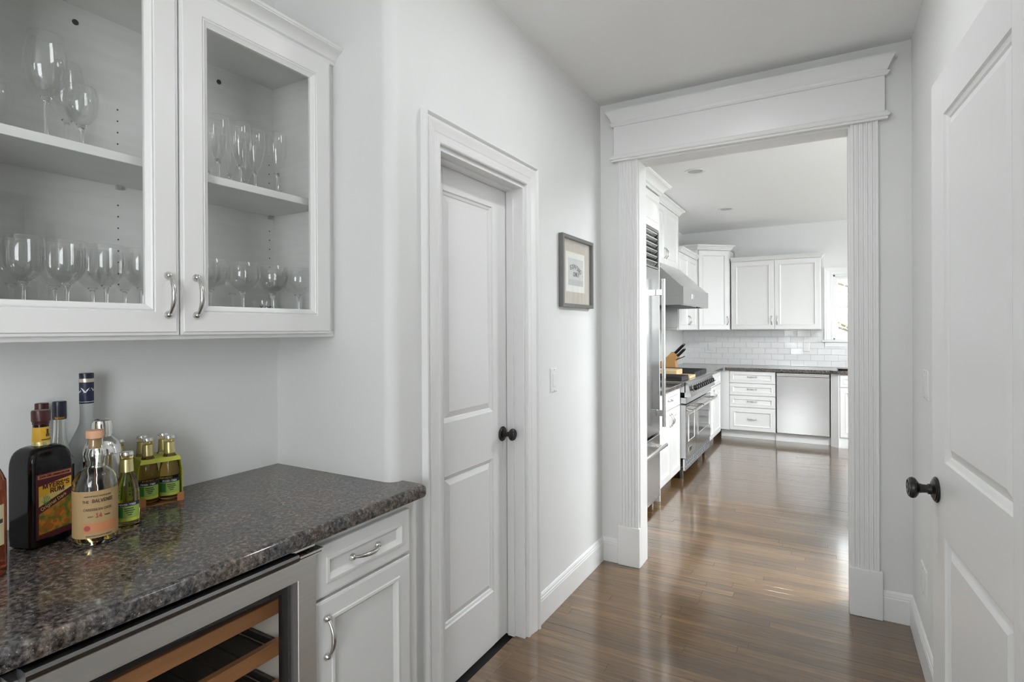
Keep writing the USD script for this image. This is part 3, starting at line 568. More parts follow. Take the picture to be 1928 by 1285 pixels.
wc.add('gasket', Fw(nested(ww-0.104, wh-0.104, [(0, 0), (0, 0.011), (0.030, 0.011), (0.030, 0)], 0.052, 0.052, ring=True)), BLACK, wd)
hx = -1.105
wc.add('handle', run([(0, 0), (0.012, -0.004), (0.026, -0.002), (0.033, 0.003), (0.034, 0.011), (0.030, 0.0165), (0.016, 0.018), (0, 0.014)], (hx-0.006, W0+0.01, 0.8535), (hx-0.006, 0.876, 0.8535), (1, 0, 0)), STEELD, wd, smooth=30)
wc.add('handle_bracket', [bx(hx-0.006, hx+0.029, 0.8765, W1-0.002, 0.8605, 0.8655, 0.001), bx(hx-0.006, hx+0.024, 0.876, W1-0.002, 0.8525, 0.857, 0.001), bx(hx-0.030, hx-0.004, 0.876, W1-0.002, 0.8515, 0.868)], CHROME, wd)
for k, z in enumerate((0.696, 0.592, 0.488, 0.384, 0.280)):
    r = wc.add('rack', [bx(-1.205, -1.185, W0+0.045, 0.9095, z, z+0.036, 0.0015)], WOOD_RACK)
    wires = [tube([(-1.21, y, z+0.012), (-1.69, y, z+0.012)], 0.003, 6) for y in np.linspace(W0+0.07, 0.89, 9)]+[bx(-1.20, -1.69, W0+0.03, W0+0.04, z+0.004, z+0.022), bx(-1.69, -1.20, 0.9095, 0.918, z+0.004, z+0.022)]
    wc.add('rack_bars', wires, BLACK, r)
    wc.add('shelf_tray', bx(-1.69, -1.215, W0+0.05, 0.905, z+0.0, z+0.004), mat('tray_%d' % k, (0.03, 0.03, 0.028), 0.4), r)

# ------------------------------------------------------------------ bottles on the worktop
BT = CT1+0.0003
L_NAVY = mat('label_navy', (0.012, 0.016, 0.05), 0.5); L_YEL = mat('label_yellow', (0.72, 0.42, 0.03), 0.5); L_RED = mat('label_maroon', (0.085, 0.012, 0.02), 0.5)
L_CREAM = mat('label_cream', (0.66, 0.58, 0.36), 0.6); L_TAN = mat('label_tan', (0.40, 0.27, 0.125), 0.6); L_ORANGE = mat('label_orange', (0.52, 0.21, 0.09), 0.6); L_GREEN = mat('label_green', (0.30, 0.46, 0.09), 0.5)
L_DGREEN = mat('label_dark_green', (0.05, 0.22, 0.05), 0.5); L_WHITE = mat('label_white', (0.75, 0.76, 0.74), 0.5); L_INK = mat('label_ink', (0.05, 0.035, 0.025), 0.7); L_RUST = mat('label_rust', (0.35, 0.06, 0.05), 0.6)
L_LIME = mat('label_lime', (0.52, 0.55, 0.07), 0.55); L_FRUIT = noisy('label_fruit', (0.10, 0.16, 0.02), (0.62, 0.22, 0.03), 55, 0.5, lo=0.40, hi=0.60); L_SAND = mat('label_sand', (0.70, 0.55, 0.20), 0.5)
CAP_MAROON = mat('cap_maroon', (0.06, 0.012, 0.012), 0.35); CORK = mat('cork_peach', (0.66, 0.36, 0.22), 0.6); CORK2 = mat('cork_plug', (0.45, 0.27, 0.10), 0.7); FOIL = mat('neck_foil', (0.70, 0.62, 0.30), 0.3, 0.8)
RUMGLASS = mat('black_glass', (0.004, 0.003, 0.004), 0.08, specular_ior_level=0.35); CAPN = mat('cap_navy', (0.01, 0.012, 0.03), 0.3)
CLEAR = mat('bottle_glass', (0.97, 0.985, 0.96), 0.01, transmission_weight=1.0, ior=1.45); TONIC = mat('tonic_glass', (0.96, 0.80, 0.42), 0.01, transmission_weight=1.0, ior=1.36); WHISKY = mat('whisky', (0.75, 0.55, 0.12), 0.0, transmission_weight=1.0, ior=1.34)
AMBERD = mat('dark_whisky', (0.22, 0.05, 0.02), 0.02, transmission_weight=0.8, ior=1.36)
def az_to_cam(c): return math.atan2(-c[1], -c[0])
def shell(prof, th=0.0022):
    """A hollow bottle: outer profile from the base's edge to the lip, inner offset by th."""
    o = smoothcurve(prof, 4); i = o.copy(); i[:, 0] = np.maximum(i[:, 0]-th, 0.002); i[:, 1] = np.maximum(i[:, 1], 0.007)
    return lathe([(0, 0)]+[tuple(x) for x in o]+[tuple(x) for x in i[::-1]]+[(0, 0.007)], 40)

# rum bottle: flat-sided dark flask, label facing the room
rc = V([-1.571, 0.563]); ra = math.radians(16.1)
rum = Thing('rum_bottle', (rc[0], rc[1], BT), 'dark flat-sided rum bottle with maroon cap and yellow fruit label', 'bottle', rot=ra)
def rounded_rect(hx_, hy_, r, n=5):
    p = []
    for cx, cy, s in ((hx_-r, hy_-r, 0), (-hx_+r, hy_-r, 1), (-hx_+r, -hy_+r, 2), (hx_-r, -hy_+r, 3)):
        for k in range(n+1):
            a = (s+k/n)*math.pi/2; p.append((cx+r*math.cos(a), cy+r*math.sin(a)))
    return V(p)
def loft(secs):
    n = len(secs[0][0]); vs = np.vstack([np.c_[s, np.full(n, z)] for s, z in secs]); m = len(secs)
    fs = [(k*n+j, k*n+(j+1) % n, (k+1)*n+(j+1) % n, (k+1)*n+j) for k in range(m-1) for j in range(n)]
    f = V(fs); f = np.vstack([f[:, [0, 1, 2]], f[:, [0, 2, 3]], [(0, j+1, j) for j in range(1, n-1)], [((m-1)*n, (m-1)*n+j, (m-1)*n+j+1) for j in range(1, n-1)]])
    return trimesh.Trimesh(vs, f, process=False)
secs = [(rounded_rect(0.032, 0.042, 0.012), 0.0), (rounded_rect(0.0365, 0.0468, 0.012), 0.005), (rounded_rect(0.0375, 0.0478, 0.012), 0.03), (rounded_rect(0.0375, 0.0478, 0.012), 0.168),
        *[(rounded_rect(0.0375-0.021*q**3.2, 0.0478-0.0310*q**2.6, 0.012+0.0035*min(1, q*1.2)), 0.168+0.056*math.sin(q*math.pi/2)**1.0) for q in np.linspace(0.12, 1, 9)],
        (rounded_rect(0.0150, 0.0150, 0.0145), 0.232), (rounded_rect(0.0145, 0.0145, 0.0140), 0.266), (rounded_rect(0.0145, 0.0145, 0.0140), 0.285)]
rum.add('glass', loft(secs), RUMGLASS, smooth=35, local=True)
rum.add('cap', lathe([(0, 0.272), (0.0155, 0.272), (0.016, 0.278), (0.0175, 0.280), (0.0178, 0.300), (0.0165, 0.304), (0, 0.304)], 28), CAP_MAROON, smooth=35, local=True)
rum.add('neck_label', lathe([(0.0157, 0.230), (0.0166, 0.230), (0.0152, 0.266), (0.0143, 0.266), (0.0157, 0.230)], 28), L_YEL, smooth=35, local=True)
rum.add('neck_band', lathe([(0.0160, 0.2245), (0.0171, 0.2245), (0.0168, 0.233), (0.0155, 0.233), (0.0160, 0.2245)], 28), FOIL, smooth=35, local=True)
X0 = 0.0378
rum.add('neck_emblem', [wrap((0, 0), 0.0158, 0.250, 0.261, 0.05, 0.35), wrap((0, 0), 0.0161, 0.244, 0.250, -0.05, 0.16), wrap((0, 0), 0.0161, 0.244, 0.250, 0.26, 0.46), wrap((0, 0), 0.0164, 0.2365, 0.2385, -0.6, 0.9)], L_INK, local=True)
FR = lambda m: trimesh.Trimesh(np.stack([X0+V(m.vertices)[:, 2], V(m.vertices)[:, 0], V(m.vertices)[:, 1]], 1), m.faces, process=False)   # (y, z, out) to local
def quad(pts, d): 
    p = Polygon(pts); m = trimesh.creation.extrude_polygon(p, 0.0003, engine='earcut'); m.apply_translation([0, 0, d]); return FR(m)
rum.add('label', quad([(-0.039, 0.020), (0.040, 0.020), (0.040, 0.166), (-0.039, 0.166)], 0.0), L_RED, local=True)
rum.add('label_print', quad([(-0.035, 0.154), (0.038, 0.154), (0.038, 0.163), (-0.035, 0.163)], 0.0003), L_ORANGE, local=True)
rum.add('label_print', quad([(-0.033, 0.094), (0.0385, 0.124), (0.0385, 0.147), (-0.033, 0.138)], 0.0003), L_YEL, local=True)
rum.add('label_print', quad([(-0.033, 0.092), (0.0385, 0.122), (0.0385, 0.125), (0.010, 0.122), (-0.033, 0.113)], 0.0006), L_SAND, local=True)
rum.add('label_print', quad([(-0.033, 0.030), (0.0385, 0.034), (0.0385, 0.105), (-0.033, 0.076)], 0.0003), L_FRUIT, local=True)
rum.add('label_print', quad([(-0.035, 0.076), (0.0385, 0.107), (0.0385, 0.122), (-0.035, 0.092)], 0.0006), L_RED, local=True)
leaf = []
for k in range(7):
    a = math.radians(30+k*20); leaf.append(quad([(-0.019, 0.094), (-0.019+0.012*math.cos(a-0.12), 0.094+0.020*math.sin(a-0.12)), (-0.019+0.014*math.cos(a), 0.094+0.023*math.sin(a)), (-0.018, 0.096)], 0.0009))
rum.add('label_leaves', leaf, L_DGREEN, local=True)
fruit = []
for cy, cz, rr in ((-0.019, 0.047, 0.0075), (-0.008, 0.043, 0.0065), (0.010, 0.072, 0.0075), (-0.027, 0.040, 0.005), (0.001, 0.052, 0.0045), (0.019, 0.076, 0.005), (0.006, 0.064, 0.005), (-0.012, 0.056, 0.0045), (0.026, 0.045, 0.005)):
    fruit.append(quad([(cy+rr*math.cos(t), cz+rr*math.sin(t)) for t in np.linspace(0, 2*math.pi, 14)[:-1]], 0.0006))
rum.add('label_fruit', fruit, mat('label_fruit_orange', (0.42, 0.13, 0.02), 0.5), local=True)
tx = lambda s, h, y, z, w, b=True, rot=0.0: flat_text(s, h, (X0+0.0009, y, z), (0, math.cos(rot), math.sin(rot)), (1, 0, 0), up=(0, -math.sin(rot), math.cos(rot)), width=w, bold=b)
rum.add('lettering', [tx("MYERS'S", 0.0105, 0.004, 0.131, 0.058), tx('RUM', 0.0105, 0.006, 0.1185, 0.030)], L_RED, local=True)
rum.add('lettering', [tx('Original Dark', 0.0075, 0.0, 0.094, 0.060, False, 0.40)], L_SAND, local=True)
rum.add('lettering', [tx('100% FINE JAMAICAN RUM', 0.005, 0.001, 0.1565, 0.066)], L_RED, local=True)

# round whisky bottle with a cork stopper
wb_c = V([-1.475, 0.630]); wa = az_to_cam(wb_c)
wk_ = Thing('whisky_bottle', (wb_c[0], wb_c[1], BT), 'nearly empty clear whisky bottle with tan label and peach cork stopper', 'bottle')
bp = [(0.036, 0.0), (0.0415, 0.004), (0.0425, 0.02), (0.0428, 0.06), (0.0428, 0.125), (0.041, 0.142), (0.034, 0.158), (0.023, 0.168), (0.0185, 0.174), (0.0195, 0.188), (0.0215, 0.198), (0.0190, 0.212), (0.0160, 0.222), (0.0150, 0.234), (0.0155, 0.238)]
wk_.add('glass', shell(bp), CLEAR, smooth=35, local=True)
wk_.add('whisky', lathe([(0, 0.0078), (0.0385, 0.0078), (0.0395, 0.012), (0.0398, 0.020), (0, 0.020)], 32), WHISKY, smooth=35, local=True)
wk_.add('stopper', lathe([(0, 0.238), (0.0175, 0.238), (0.0178, 0.252), (0.0165, 0.2555), (0, 0.2555)], 28), CORK, smooth=35, local=True)
wk_.add('cork', lathe([(0, 0.214), (0.0118, 0.214), (0.0124, 0.238), (0, 0.238)], 20), CORK2, smooth=35, local=True)
R = 0.0431; c0 = (0, 0)
wk_.add('label', wrap(c0, R, 0.018, 0.124, wa-1.75, wa+1.35, 0.0004, 40), L_TAN, local=True)
wk_.add('label_band', wrap(c0, R+0.0004, 0.030, 0.052, wa-0.55, wa+1.05, 0.0002, 20), L_ORANGE, local=True)
RL = R+0.0006
wk_.add('lettering', [round_text('THE', 0.0055, c0, RL, wa-0.42, 0.098, 0.012, True), round_text('BALVENIE', 0.0075, c0, RL, wa+0.32, 0.098, 0.040, True), round_text('CARIBBEAN CASK', 0.0055, c0, RL, wa+0.10, 0.080, 0.054), round_text('HANDCRAFTED AT THE DISTILLERY', 0.003, c0, RL, wa+0.10, 0.111, 0.052), round_text('AGED', 0.003, c0, RL, wa-0.22, 0.0655, 0.010), round_text('YEARS', 0.003, c0, RL, wa+0.50, 0.0655, 0.012), round_text('SINGLE MALT SCOTCH WHISKY', 0.0026, c0, RL, wa+0.15, 0.022, 0.05)], L_INK, local=True)
wk_.add('lettering', [round_text('14', 0.0095, c0, RL, wa+0.14, 0.064, 0.012, True)], L_RUST, local=True)
seal = [(0.0062*math.cos(t), 0.0062*math.sin(t)) for t in np.linspace(0, 2*math.pi, 18)[:-1]]
sm = trimesh.creation.extrude_polygon(Polygon(seal), 0.0003, engine='earcut'); sv = V(sm.vertices); aa = wa-0.36+sv[:, 0]/RL
wk_.add('seal', trimesh.Trimesh(np.stack([(RL+0.0002+sv[:, 2])*np.cos(aa), (RL+0.0002+sv[:, 2])*np.sin(aa), 0.041+sv[:, 1]], 1), sm.faces, process=False), L_RUST, local=True)

# tonic bottles
def tonic(loc, label, group):
    t = Thing('tonic_bottle', (loc[0], loc[1], BT), label, 'bottle', group, rot=az_to_cam(loc))
    prof = smoothcurve([(0.0215, 0.0), (0.0252, 0.003), (0.0258, 0.012), (0.0258, 0.078), (0.0252, 0.090), (0.0218, 0.110), (0.0160, 0.128), (0.0128, 0.140), (0.0117, 0.166), (0.0122, 0.172), (0.0120, 0.178)], 4)
    t.add('glass', lathe([(0, 0)]+[tuple(x) for x in prof]+[(0, 0.178)], 32), TONIC, smooth=35, local=True)
    t.add('cap', lathe([(0, 0.1775), (0.0125, 0.1775), (0.0142, 0.1785), (0.0140, 0.181), (0.0128, 0.1855), (0.010, 0.187), (0, 0.187)], 20), CHROME, smooth=35, local=True)
    t.add('neck_foil', lathe([(0.0136, 0.1375), (0.0142, 0.1375), (0.0124, 0.168), (0.0119, 0.168), (0.0136, 0.1375)], 24), FOIL, smooth=35, local=True)
    t.add('label', wrap((0, 0), 0.0260, 0.020, 0.066, -1.15, 1.15), L_GREEN, local=True)
    t.add('label_band', [wrap((0, 0), 0.0262, 0.057, 0.066, -1.15, 1.15), ], L_NAVY, local=True)
    t.add('label_band', [wrap((0, 0), 0.0262, 0.0205, 0.0275, -1.15, 1.15)], L_LIME, local=True)
    t.add('label_panel', [wrap((0, 0), 0.0262, 0.030, 0.055, -1.10, -0.35)], L_DGREEN, local=True)
    t.add('lettering', [round_text('FEVER-TREE', 0.0045, (0, 0), 0.0265, 0.0, 0.0590, 0.036, True)], L_WHITE, local=True)
    t.add('label_lines', [wrap((0, 0), 0.0263, z, z+0.002, a, b) for z, a, b in ((0.050, -0.25, 0.5), (0.045, -0.2, 0.6), (0.040, -0.1, 0.45), (0.035, 0.0, 0.35))], L_INK, local=True)
    return t
P1, P2 = V([-1.648, 0.831]), V([-1.636, 0.883]); PO = V([-0.0535, 0.0120])
to = tonic((-1.507, 0.712), 'single small mixer bottle with green label beside the whisky bottle', 'small mixer bottles')
copy_of(to, (-1.700, 0.782, BT), 'small mixer bottle half hidden behind the cocktail shaker', az_to_cam((-1.7, 0.782)))
for p, s in ((P1, 'small mixer bottle in the carrier, front left'), (P2, 'small mixer bottle in the carrier, front right'), (P1+PO, 'small mixer bottle in the carrier, back left'), (P2+PO, 'small mixer bottle in the carrier, back right')):
    copy_of(to, (p[0], p[1], BT), s, az_to_cam(p))
# its cardboard carrier
pc = (P1+P2+2*PO/1)/2 - PO/2; ud = (P2-P1)/np.linalg.norm(P2-P1); vd = V([ud[1], -ud[0]])
pk = Thing('bottle_carrier', (pc[0], pc[1], BT), 'lime green cardboard carrier holding four small mixer bottles', 'bottle carrier')
KRAFT = mat('kraft_card', (0.42, 0.17, 0.06), 0.7)
def PK(a, b): return pc+ud*a+vd*b
hl, hw = 0.0540, 0.0555
plan = lambda a0, a1, b0, b1: [PK(a0, b0), PK(a1, b0), PK(a1, b1), PK(a0, b1)]
top = Polygon(plan(-0.048, 0.048, -0.046, 0.046))
for p in (P1, P2, P1+PO, P2+PO): top = top.difference(shapely.Point(p).buffer(0.0172))
pk.add('top_sheet', prism(max(getattr(top, 'geoms', [top]), key=lambda g: g.area), BT+0.127, BT+0.1283), L_LIME)
def panel_strip(a_lo, a_hi, b0, b1, z_lo, z_hi):
    q = [PK(a_lo, b0), PK(a_hi, b0), PK(a_hi, b1), PK(a_lo, b1)]; e = V(sum([list(PK(0, 0)*0)], []))
    d = ud*0.0009; v = []
    for (p, z) in ((PK(a_lo, b0), z_lo), (PK(a_hi, b0), z_hi), (PK(a_hi, b1), z_hi), (PK(a_lo, b1), z_lo)): v += [(*p, z), (*(p+d), z)]
    f = [(0, 2, 4, 6), (1, 7, 5, 3), (0, 1, 3, 2), (2, 3, 5, 4), (4, 5, 7, 6), (6, 7, 1, 0)]
    return trimesh.Trimesh(V(v), np.vstack([V(f)[:, [0, 1, 2]], V(f)[:, [0, 2, 3]]]), process=False)
lip = [(*PK(-0.047, 0.0468), BT+0.1275), (*PK(0.047, 0.0468), BT+0.1275), (*PK(0.050, 0.0500), BT+0.1165), (*PK(-0.050, 0.0500), BT+0.1165)]
lv_ = V(lip); lv2 = lv_+V([*(vd*0.0009), 0.0004])
pk.add('front_lip', trimesh.Trimesh(np.vstack([lv_, lv2]), V([(0, 1, 2), (0, 2, 3), (4, 6, 5), (4, 7, 6), (0, 4, 5), (0, 5, 1), (1, 5, 6), (1, 6, 2), (2, 6, 7), (2, 7, 3), (3, 7, 4), (3, 4, 0)]), process=False), L_LIME)
for s in (-1, 1):
    pk.add('end_panel', [panel_strip(s*0.0545-0.0005, s*0.0545-0.0005, -0.047, 0.047, BT+0.002, BT+0.088), panel_strip(s*0.0545-0.0005, s*0.048, -0.046, 0.046, BT+0.088, BT+0.1275)], L_LIME)
pk.add('base_sheet', prism(Polygon(plan(-0.0545, 0.0545, -0.0555, 0.0555)), BT+0.0-0.0002, BT+0.0001), KRAFT)
for s in (-1, 1):
    pk.add('corner_tab', prism(Polygon([PK(s*0.0552, 0.047), PK(s*0.0552, 0.0553), PK(s*0.0380, 0.0553), PK(s*0.0380, 0.0547), PK(s*0.0545, 0.0547), PK(s*0.0545, 0.047)]), BT+0.001, BT+0.024), KRAFT)

# tall frosted vodka bottle
vc = (-1.690, 0.703)
vo = Thing('vodka_bottle', (vc[0], vc[1], BT), 'tall frosted vodka bottle with navy neck band of white flying birds', 'bottle')
vp = smoothcurve([(0.034, 0), (0.0385, 0.004), (0.0395, 0.03), (0.0400, 0.10), (0.0395, 0.175), (0.036, 0.195), (0.026, 0.218), (0.0178, 0.238), (0.0152, 0.255), (0.0150, 0.30), (0.0150, 0.352)], 4)
vo.add('glass', lathe([(0, 0)]+[tuple(x) for x in vp]+[(0, 0.352)], 36), FROST, smooth=35, local=True)
vo.add('neck_band', lathe([(0.0152, 0.296), (0.0158, 0.296), (0.0158, 0.352), (0.0152, 0.352), (0.0152, 0.296)], 28), L_NAVY, smooth=35, local=True)
vo.add('collar', lathe([(0, 0.3515), (0.0165, 0.3515), (0.0168, 0.355), (0.0165, 0.361), (0, 0.361)], 28), mat('collar_silver', (0.6, 0.55, 0.48), 0.3, 0.6), smooth=35, local=True)
vo.add('cap', lathe([(0, 0.361), (0.0158, 0.361), (0.0160, 0.3735), (0.0150, 0.375), (0, 0.375)], 28), CAPN, smooth=35, local=True)
va = az_to_cam(vc); birds = []
for oy, oz, s in ((-0.003, 0.329, 1.5), (0.0165, 0.331, 1.0), (-0.0185, 0.327, 1.0)):
    for poly in ([(-0.0075, 0.006), (-0.004, 0.0015), (-0.0015, -0.003), (0.0005, -0.001), (-0.003, 0.004)], [(0.0065, 0.0055), (0.003, 0.003), (-0.0015, -0.003), (0.001, -0.003), (0.004, 0.001)], [(-0.004, -0.0045), (0.007, 0.0005), (0.0075, 0.0015), (-0.001, -0.0015)]):
        m = trimesh.creation.extrude_polygon(Polygon([(a*s, b*s) for a, b in poly]), 0.0002, engine='earcut'); v = V(m.vertices); an = va+(oy+v[:, 0])/0.0158; rr = 0.0160+v[:, 2]
        birds.append(trimesh.Trimesh(np.stack([rr*np.cos(an), rr*np.sin(an), oz+v[:, 1]], 1), m.faces, process=False))
vo.add('emblem', birds, L_WHITE, local=True)
vo.add('neck_stripe', lathe([(0.0157, 0.300), (0.0161, 0.300), (0.0161, 0.3015), (0.0157, 0.3015), (0.0157, 0.300)], 28), L_WHITE, local=True)

# cocktail shaker
sc = (-1.585, 0.692)
sh = Thing('cocktail_shaker', (sc[0], sc[1], BT), 'polished steel cocktail shaker standing behind the whisky bottle', 'cocktail shaker')
sh.add('body', lathe([(0, 0), (0.029, 0), (0.031, 0.003), (0.036, 0.10), (0.0395, 0.172), (0.0395, 0.178), (0, 0.178)], 36), CHROME, smooth=35, local=True)
sh.add('strainer', lathe([(0, 0.178), (0.0415, 0.178), (0.042, 0.182), (0.0405, 0.187), (0.0385, 0.196), (0.032, 0.209), (0.0235, 0.217), (0.0205, 0.221), (0.0205, 0.226), (0, 0.226)], 36), CHROME, smooth=35, local=True)
sh.add('cap', lathe([(0, 0.226), (0.0222, 0.226), (0.0226, 0.230), (0.0224, 0.253), (0.0205, 0.2605), (0.014, 0.2645), (0, 0.2655)], 32), CHROME, smooth=35, local=True)

# clear bottle with a navy cap, clear bottle with a maroon cap
def clear_bottle(name, c, H, r, capm, label, lab=None):
    t = Thing(name, (c[0], c[1], BT), label, 'bottle')
    t.add('glass', shell([(r-0.004, 0), (r-0.0005, 0.004), (r, 0.02), (r, 0.155), (r-0.002, 0.172), (0.017, 0.203), (0.0132, 0.222), (0.0120, H-0.050), (0.0120, H-0.022)]), CLEAR, smooth=35, local=True)
    t.add('cap', lathe([(0, H-0.044), (0.0138, H-0.044), (0.0143, H-0.040), (0.0140, H-0.002), (0.0130, H), (0, H)], 24), capm, smooth=35, local=True)
    return t
cb = clear_bottle('liquor_bottle', (-1.648, 0.628), 0.312, 0.0275, CAPN, 'clear bottle with navy cap behind the rum bottle')
ca = az_to_cam((-1.648, 0.628))
cb.add('cap_lettering', [round_text('Appleton', 0.0055, (0, 0), 0.0143, ca, 0.270, 0.020, True)], L_YEL, local=True)
cb.add('label', wrap((0, 0), 0.0277, 0.06, 0.155, ca-1.5, ca+1.5), L_NAVY, local=True)
cb.add('label_print', wrap((0, 0), 0.0281, 0.115, 0.145, ca-0.2, ca+0.9), L_YEL, local=True)
clear_bottle('liquor_bottle', (-1.702, 0.612), 0.306, 0.0275, CAP_MAROON, 'clear bottle with maroon cap against the wall behind the rum bottle')
# dark bottle at the picture's left edge
lc = (-1.455, 0.4225); la = az_to_cam(lc)
lb = Thing('bourbon_bottle', (lc[0], lc[1], BT), 'dark bottle with a cream label cut off by the left edge of the picture', 'bottle')
lb.add('glass', lathe([(0, 0)]+[tuple(x) for x in smoothcurve([(0.036, 0), (0.0395, 0.004), (0.040, 0.03), (0.040, 0.17), (0.038, 0.19), (0.030, 0.21), (0.018, 0.225), (0.0145, 0.24), (0.0140, 0.27)], 4)]+[(0, 0.27)], 36), AMBERD, smooth=35, local=True)
lb.add('cap', lathe([(0, 0.262), (0.0155, 0.262), (0.0158, 0.296), (0.0150, 0.30), (0, 0.30)], 24), BLACK, smooth=35, local=True)
lb.add('label', wrap((0, 0), 0.0402, 0.062, 0.142, la-1.3, la+1.05), L_CREAM, local=True)
lb.add('label_mark', wrap((0, 0), 0.0405, 0.106, 0.114, la+0.72, la+0.95), L_INK, local=True)

# ------------------------------------------------------------------ kitchen: window and the trees outside
LX, UX = -1.18, -1.47           # front planes of the left base run and of the left wall cabinets
BY, UY = 7.48, 7.75             # front planes of the back base run and of the back wall cabinets
KT0, KT1 = 0.855, 0.893         # kitchen worktop
w1 = Thing('window_1', ((GX0+GX1)/2, KY, GZ0), 'white double-hung window with muntins in the kitchen back wall', 'window', kind='structure')
w1.add('jamb', [bx(GX0, GX0+0.018, KY, KY+0.12, GZ0, GZ1), bx(GX1-0.018, GX1, KY, KY+0.12, GZ0, GZ1), bx(GX0, GX1, KY, KY+0.12, GZ1-0.018, GZ1), bx(GX0, GX1, KY, KY+0.12, GZ0, GZ0+0.015)], TRIM)
for z0, z1, y in ((GZ0+0.015, 1.675, KY+0.035), (1.643, GZ1-0.018, KY+0.065)):
    s = w1.add('sash', frame((GX0+0.018, y+0.015, z0), (1, 0, 0), (0, -1, 0))(nested(GX1-GX0-0.036, z1-z0, [(0, 0), (0, 0.028), (0.002, 0.03), (0.028, 0.03), (0.033, 0.022), (0.033, 0)], ring=True)), TRIM)
    w1.add('muntin', [bx(GX0+0.045, GX1-0.045, y-0.012, y+0.008, (z0+z1)/2-0.007, (z0+z1)/2+0.007, 0.002), bx((GX0+GX1)/2-0.007, (GX0+GX1)/2+0.007, y-0.0121, y+0.0081, z0+0.03, z1-0.03, 0.002)] if z0 > 1.6 else [bx((GX0+GX1)/2-0.007, (GX0+GX1)/2+0.007, y-0.0121, y+0.0081, z0+0.03, z1-0.03, 0.002)], TRIM, s)
    w1.add('glass_pane', bx(GX0+0.048, GX1-0.048, y-0.002, y+0.002, z0+0.03, z1-0.03), PANE, s)
t4 = casing('trim_4', (GX0, KY, 1.238), (1, 0, 0), (0, -1, 0), GX1-GX0, GZ1-1.238, 'white moulded casing round the kitchen window')
t4.add('sill', bx(GX0-0.125, GX1+0.125, KY-0.045, KY, 1.212, 1.236, 0.003), TRIM); t4.add('apron', bx(GX0-0.095, GX1+0.095, KY-0.020, KY-0.0125, 1.150, 1.2115, 0.002), TRIM)
LEAF = usdkit.material(stage, '/World/Looks/leaf', {'d': ('principled_bsdf', {'base_color': (0.42, 0.45, 0.27), 'roughness': 0.5}), 't': ('translucent_bsdf', {'color': (0.6, 0.64, 0.36)}), 'x': ('mix_closure', {'fac': 0.45})}, [('d.BSDF', 'x.closure1'), ('t.BSDF', 'x.closure2')], surface='x.closure')
BARK = mat('bark', (0.16, 0.12, 0.09), 0.9)
def tree(x, y, h, label, seed):
    r = random.Random(seed); t = Thing('garden_tree', (x, y, -0.49), label, 'tree', 'trees outside the kitchen window')
    t.add('trunk', tube([(0, 0, 0.0), (0.05, 0, h*0.3), (0, 0.05, h*0.62), (0.05, 0, h*0.95)], [0.12, 0.09, 0.06, 0.015], 8), BARK, local=True)
    brs, lv, lf = [], [], []
    for k in range(26):
        z = h*r.uniform(0.22, 0.9); a = r.uniform(0, 6.28); L = (1-z/h)*h*0.32+0.35; e = V([L*math.cos(a), L*math.sin(a), z+L*0.25])
        brs.append(tube([(0, 0, z), e*0.5+V([0, 0, z*0.5+0.05]), e], [0.03, 0.018, 0.006], 5))
        for q in range(46):
            s = r.uniform(0.25, 1.05); p = V([0, 0, z])*(1-s)+e*s+V([r.gauss(0, 0.13), r.gauss(0, 0.13), r.gauss(0, 0.11)]); d = V([r.gauss(0, 1), r.gauss(0, 1), r.gauss(0, 1)]); d /= np.linalg.norm(d); n = np.cross(d, [r.gauss(0, 1), r.gauss(0, 1), r.gauss(0, 1)]); n /= np.linalg.norm(n)
            i = len(lv); lv.extend([p, p+d*0.04+n*0.022, p+d*0.09, p+d*0.04-n*0.022]); lf.extend([(i, i+1, i+2), (i, i+2, i+3)])
    t.add('branches', brs, BARK, local=True, kind='stuff'); t.add('leaves', trimesh.Trimesh(V(lv), V(lf), process=False), LEAF, local=True, kind='stuff')
tree(0.55, 13.0, 4.6, 'leafy garden tree nearest outside the kitchen window', 3)
tree(2.1, 17.5, 5.8, 'leafy garden tree farther off outside the kitchen window', 9)
single('lawn', bx(-25, 25, 8.4, 60, -0.62, -0.501), mat('lawn_green', (0.20, 0.26, 0.10), 0.9), 'green lawn outside the kitchen window', 'lawn', kind='stuff')

# ------------------------------------------------------------------ kitchen: left run
# built-in refrigerator and its white surround
FX, F0, F1_ = -1.17, 3.485, 4.432
fs = Thing('fridge_surround', (-1.5, 3.95, 0), 'white tall cabinet surround with panels and crown over the fridge', 'cabinet')
fs.add('side_panel', bx(KX+0.001, FX-0.004, F1_+0.004, F1_+0.024, 0.0, 2.47, 0.001), CAB); fs.add('side_panel', bx(KX+0.001, FX-0.004, F0-0.024, F0-0.004, 0.0, 2.47, 0.001), CAB)
fs.add('top_box', bx(KX+0.001, FX-0.0205, F0-0.004, F1_+0.004, 2.175, 2.47), CAB)
Ff = frame((FX-0.020, F0-0.02, 0), (0, 1, 0), (1, 0, 0))
for k in range(2): fs.add('door', Ff(front(0.489, 0.275, 0.055, 0.019, 0.002+0.4935*k, 2.18)), CAB)
fs.add('crown_moulding', [run([(a*1.6, b*1.7) for a, b in CABCROWN], (FX-0.004, F0-0.024, 2.462), (FX-0.004, F1_+0.024, 2.462), (1, 0, 0), m1=1), run([(a*1.6, b*1.7) for a, b in CABCROWN], (KX+0.001, F1_+0.024, 2.462), (FX-0.004, F1_+0.024, 2.462), (0, 1, 0), m1=1), bx(KX+0.001, FX-0.002, F0-0.024, F1_+0.024, 2.47, 2.55)], CAB, smooth=20)
fr = Thing('refrigerator', (-1.5, 3.95, 0), 'stainless built-in refrigerator with top grille and bottom freezer drawer', 'refrigerator')
fr.add('body', bx(KX+0.01, FX-0.06, F0, F1_, 0.045, 2.17), BLACK)
